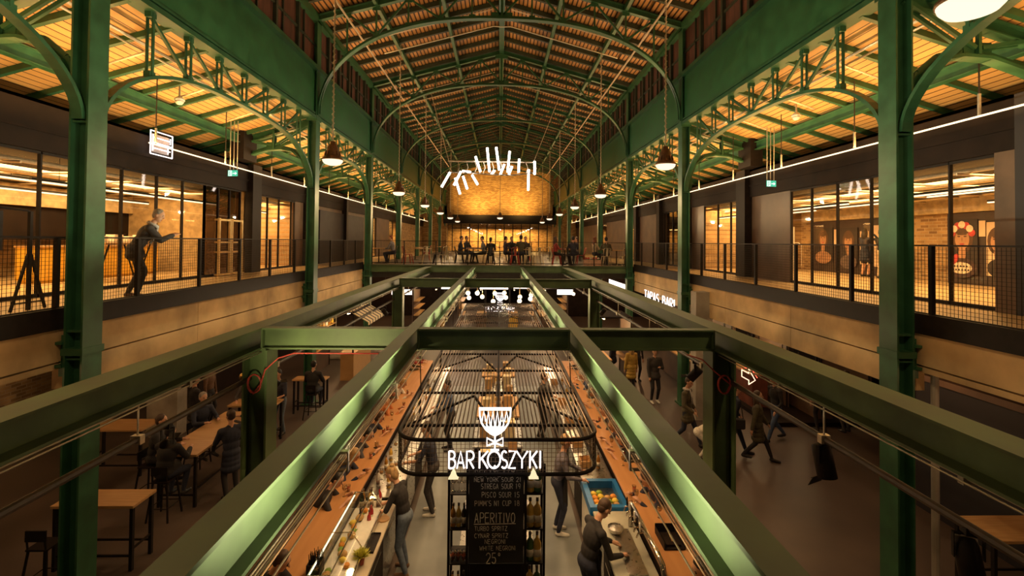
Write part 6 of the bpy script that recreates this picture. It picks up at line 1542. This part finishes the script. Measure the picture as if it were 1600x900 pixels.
# ---- bar staff
person('woman bartender in black top and jeans working at the left worktop', (-1.47, 7.72, 0), R(75), top='black', legs='denim', hair='fair', style='bun', female=True, shoe='brown', lean=16, hands=[(-.16, .46, 1.02), (.12, .44, 1.02)], sleeve=False, vox=.012, feet=[(-.11, -.05, 0), (.12, .05, 0)], head=(0, 22), H=1.70)
person('man bartender in dark clothes at the pale right worktop, head bent down', (1.24, 6.55, 0), R(-72), top='black', legs='navy', hair='brown', lean=16, hands=[(-.12, .46, 1.03), (.18, .44, 1.03)], vox=.012, head=(0, 25), H=1.78, apron='black')
person('bartender in dark shirt under the canopy, left side', (-1.25, 9.35, 0), R(85), top='navy', legs='charcoal', hair='brown', lean=12, hands=[(-.18, .45, 1.05), (.18, .42, 1.05)], shoe='white', sleeve=False, H=1.78)
person('bartender in a checked shirt under the canopy, right side', (1.1, 8.75, 0), R(-95), top='plaid', legs='navy', hair='fair', lean=12, hands=[(-.18, .45, 1.05), (.18, .42, 1.05)], shoe='white', H=1.78, apron='black')
person('bartender deep under the canopy in a blue shirt, left side', (-1.2, 12.2, 0), R(100), top='blue', legs='black', hair='black', hands=[(-.18, .42, 1.05), (.18, .40, 1.05)], lean=8, H=1.76)
person('bartender deep under the canopy in a black shirt, right side', (1.15, 12.9, 0), R(-80), top='black', legs='black', hair='brown', hands=[(-.18, .42, 1.05), (.18, .40, 1.05)], lean=8, H=1.76)
# ---- bar guests
tops = ['black', 'black', 'navy', 'charcoal', 'navy', 'orange', 'white']
for q, y in enumerate(PL):
    person('guest in a %s top on the %s stool of the left counter' % (tops[q], ORD[q]), (-3.0, y, 0), R(-90 + (8 if q % 2 else -8)), 'sit', top=tops[q], legs='charcoal', hair=('brown', 'black', 'fair', 'black', 'brown', 'red', 'fair')[q], style=('short', 'short', 'long', 'short', 'bob', 'short', 'short')[q], female=q in (2, 4), lean=36, hands=[(-.12, .60, 1.14), (.16, .56, 1.14)], seat=.76, H=1.74, group='guests at the left counter', vox=.016, sleeve=q not in (1, 4), head=(10 if q % 2 else -12, 8))
tops = ['charcoal', 'navy', 'black', 'purple', 'charcoal', 'beige', 'blue']
for q, y in enumerate(PR):
    person('guest in a %s top on the %s stool of the right counter' % (tops[q], ORD[q]), (2.85, y, 0), R(90 + (8 if q % 2 else -8)), 'sit', top=tops[q], legs='charcoal', hair=('black', 'brown', 'black', 'fair', 'brown', 'red', 'grey')[q], style=('short', 'short', 'long', 'short', 'short', 'bob', 'short')[q], female=q in (2, 5), lean=36, hands=[(-.12, .56, 1.14), (.16, .60, 1.14)], seat=.76, H=1.74, group='guests at the right counter', vox=.016, sleeve=q not in (2, 3), head=(10 if q % 2 else -12, 8))
# far bar guests beyond the first cross beam
for q, (x, y, s, tp) in enumerate(((-2.95, 15.75, -1, 'olive'), (-2.95, 16.6, -1, 'red'), (2.8, 14.55, 1, 'white'), (2.8, 15.85, 1, 'charcoal'))):
    person('guest in %s standing at the far %s end of the bar' % (tp, 'left' if s < 0 else 'right'), (x - .1 * (s < 0) + .1 * (s > 0), y, 0), R(90 * s), top=tp, legs='black', hair=('brown', 'black', 'fair', 'red')[q], lean=8, hands=[(-.12, .45, 1.15), (.15, .45, 1.15)], H=1.75, group='guests at the far bar', vox=.02)
# ---- left aisle
GL = 'guests around the crowded high table'
person('man in a black jacket seated at the near left side of the crowded table', (-7.02, 9.92, 0), R(-70), 'sit', top='black', legs='black', hair='brown', seat=.76, lean=10, hands=[(-.12, .46, 1.10), (.2, .45, 1.10)], coat=.1, group=GL, H=1.78)
person('dark haired guest seated with his back to the aisle at the crowded table', (-6.35, 9.26, 0), R(-6), 'sit', top='black', legs='navy', hair='black', seat=.76, lean=12, hands=[(-.15, .48, 1.12), (.15, .46, 1.12)], coat=.1, group=GL, H=1.78)
person('grey haired man facing the camera at the crowded table', (-7.0, 11.4, 0), R(-120), 'sit', top='navy', legs='black', hair='grey', seat=.76, lean=8, hands=[(-.15, .44, 1.10), (.15, .46, 1.10)], group=GL, H=1.80)
person('fair haired woman with a white scarf at the crowded table', (-5.72, 11.48, 0), R(95), 'sit', top='charcoal', legs='black', hair='fair', style='long', female=True, seat=.76, lean=14, hands=[(-.14, .46, 1.12), (.14, .46, 1.14)], scarf='white', group=GL, H=1.68)
person('standing person in a long dark coat at the near end of the crowded table', (-5.48, 9.98, 0), R(50), top='navy', legs='black', hair='brown', coat=.30, lean=6, hands=[(-.12, .42, 1.12), (.16, .38, 1.10)], group=GL, H=1.76, feet=[(-.12, -.08, 0), (.14, .12, 0)], vox=.014)
person('man in a navy shirt standing at the bright oak table by the left post', (-5.95, 13.2, 0), R(165), top='navy', legs='denim', hair='black', hands=[(-.2, .42, 1.10), (.18, .44, 1.10)], lean=10, sleeve=False, H=1.78)
person('guest in charcoal beside the man in navy, arms on the oak table', (-6.75, 13.1, 0), R(-170), top='charcoal', legs='black', hair='brown', hands=[(-.2, .40, 1.10), (.18, .42, 1.10)], lean=10, H=1.72)
person('guest in a dark coat before the left wall, behind the crowded table', (-7.9, 12.6, 0), R(-40), top='black', legs='black', hair='brown', coat=.25, H=1.75)
person('guest in brown standing before the left wall, furthest back in the left aisle', (-8.3, 13.9, 0), R(-90), top='brown', legs='black', hair='black', H=1.78)
person('person in a dark coat sitting by the small oak table near the second column', (-5.55, 14.35, 0), R(0), 'sit', top='black', legs='navy', hair='black', seat=.76, hands=[(-.15, .42, 1.10), (.15, .42, 1.10)], lean=8, H=1.75, coat=.1)
# ---- right aisle
person('man in a dark olive parka walking, right of the bar beams', (4.98, 12.45, 0), R(-130), 'walk', top='olive', legs='navy', hair='brown', H=1.80, coat=.22, head=(10, 12), scarf='lightgrey', hands=[(-.20, .12, .92), (.20, .22, .95)], vox=.014)
person('young man in black with white trainers standing in the right aisle', (5.22, 15.8, 0), R(185), top='charcoal', legs='black', hair='black', shoe='white', H=1.80, hands=[(-.1, .2, 1.18), (.2, .08, .85)], coat=.08, vox=.015)
person('fair haired person in a yellow coat seen from behind in the right aisle', (4.75, 16.9, 0), R(10), top='yellow', legs='black', hair='fair', style='long', female=True, coat=.35, H=1.68)
person('guest in a navy jacket at the left of the person in yellow', (4.35, 18.0, 0), R(60), top='navy', legs='black', hair='black', H=1.76, coat=.1)
person('guest in black behind the person in yellow', (5.35, 18.3, 0), R(190), top='black', legs='black', hair='brown', H=1.74)
person('woman in a white jacket bending down behind the right green post', (4.98, 11.5, 0), R(-110), top='white', legs='white', hair='red', style='long', female=True, H=1.62, lean=55, pelvis=(0, -.1, .78), hands=[(-.15, .55, .62), (.12, .5, .58)], feet=[(-.1, -.05, 0), (.1, .12, 0)])
person('person in a navy jacket striding just right of the first right post', (5.95, 11.9, 0), R(-100), 'walk', top='navy', legs='navy', hair='black', H=1.80, lean=6, vox=.014, bag='black')
person('woman in an olive coat walking behind the low spotlight', (6.4, 11.6, 0), R(-120), 'walk', top='olive', legs='black', hair='brown', style='long', female=True, H=1.70, coat=.34, vox=.014)
person('man in blue jeans walking along the platform edge of the right aisle', (7.55, 12.75, 0), R(100), 'walk', top='black', legs='blue', hair='black', H=1.78, lean=5, vox=.014)
person('guest in purple standing at the arrow neon stall in the right aisle', (9.2, 13.35, 0), R(-10), top='purple', legs='black', hair='black', H=1.75)
person('guest in black standing at the brown stall beside the octagon neon', (9.9, 13.3, 0), R(15), top='black', legs='charcoal', hair='brown', H=1.72)
person('attendant in red leaning on the amber fronted stall', (3.25, 18.3, 0), R(-90), top='red', legs='black', hair='brown', style='bob', female=True, H=1.68, lean=10, hands=[(-.15, .4, 1.1), (.15, .4, 1.1)])
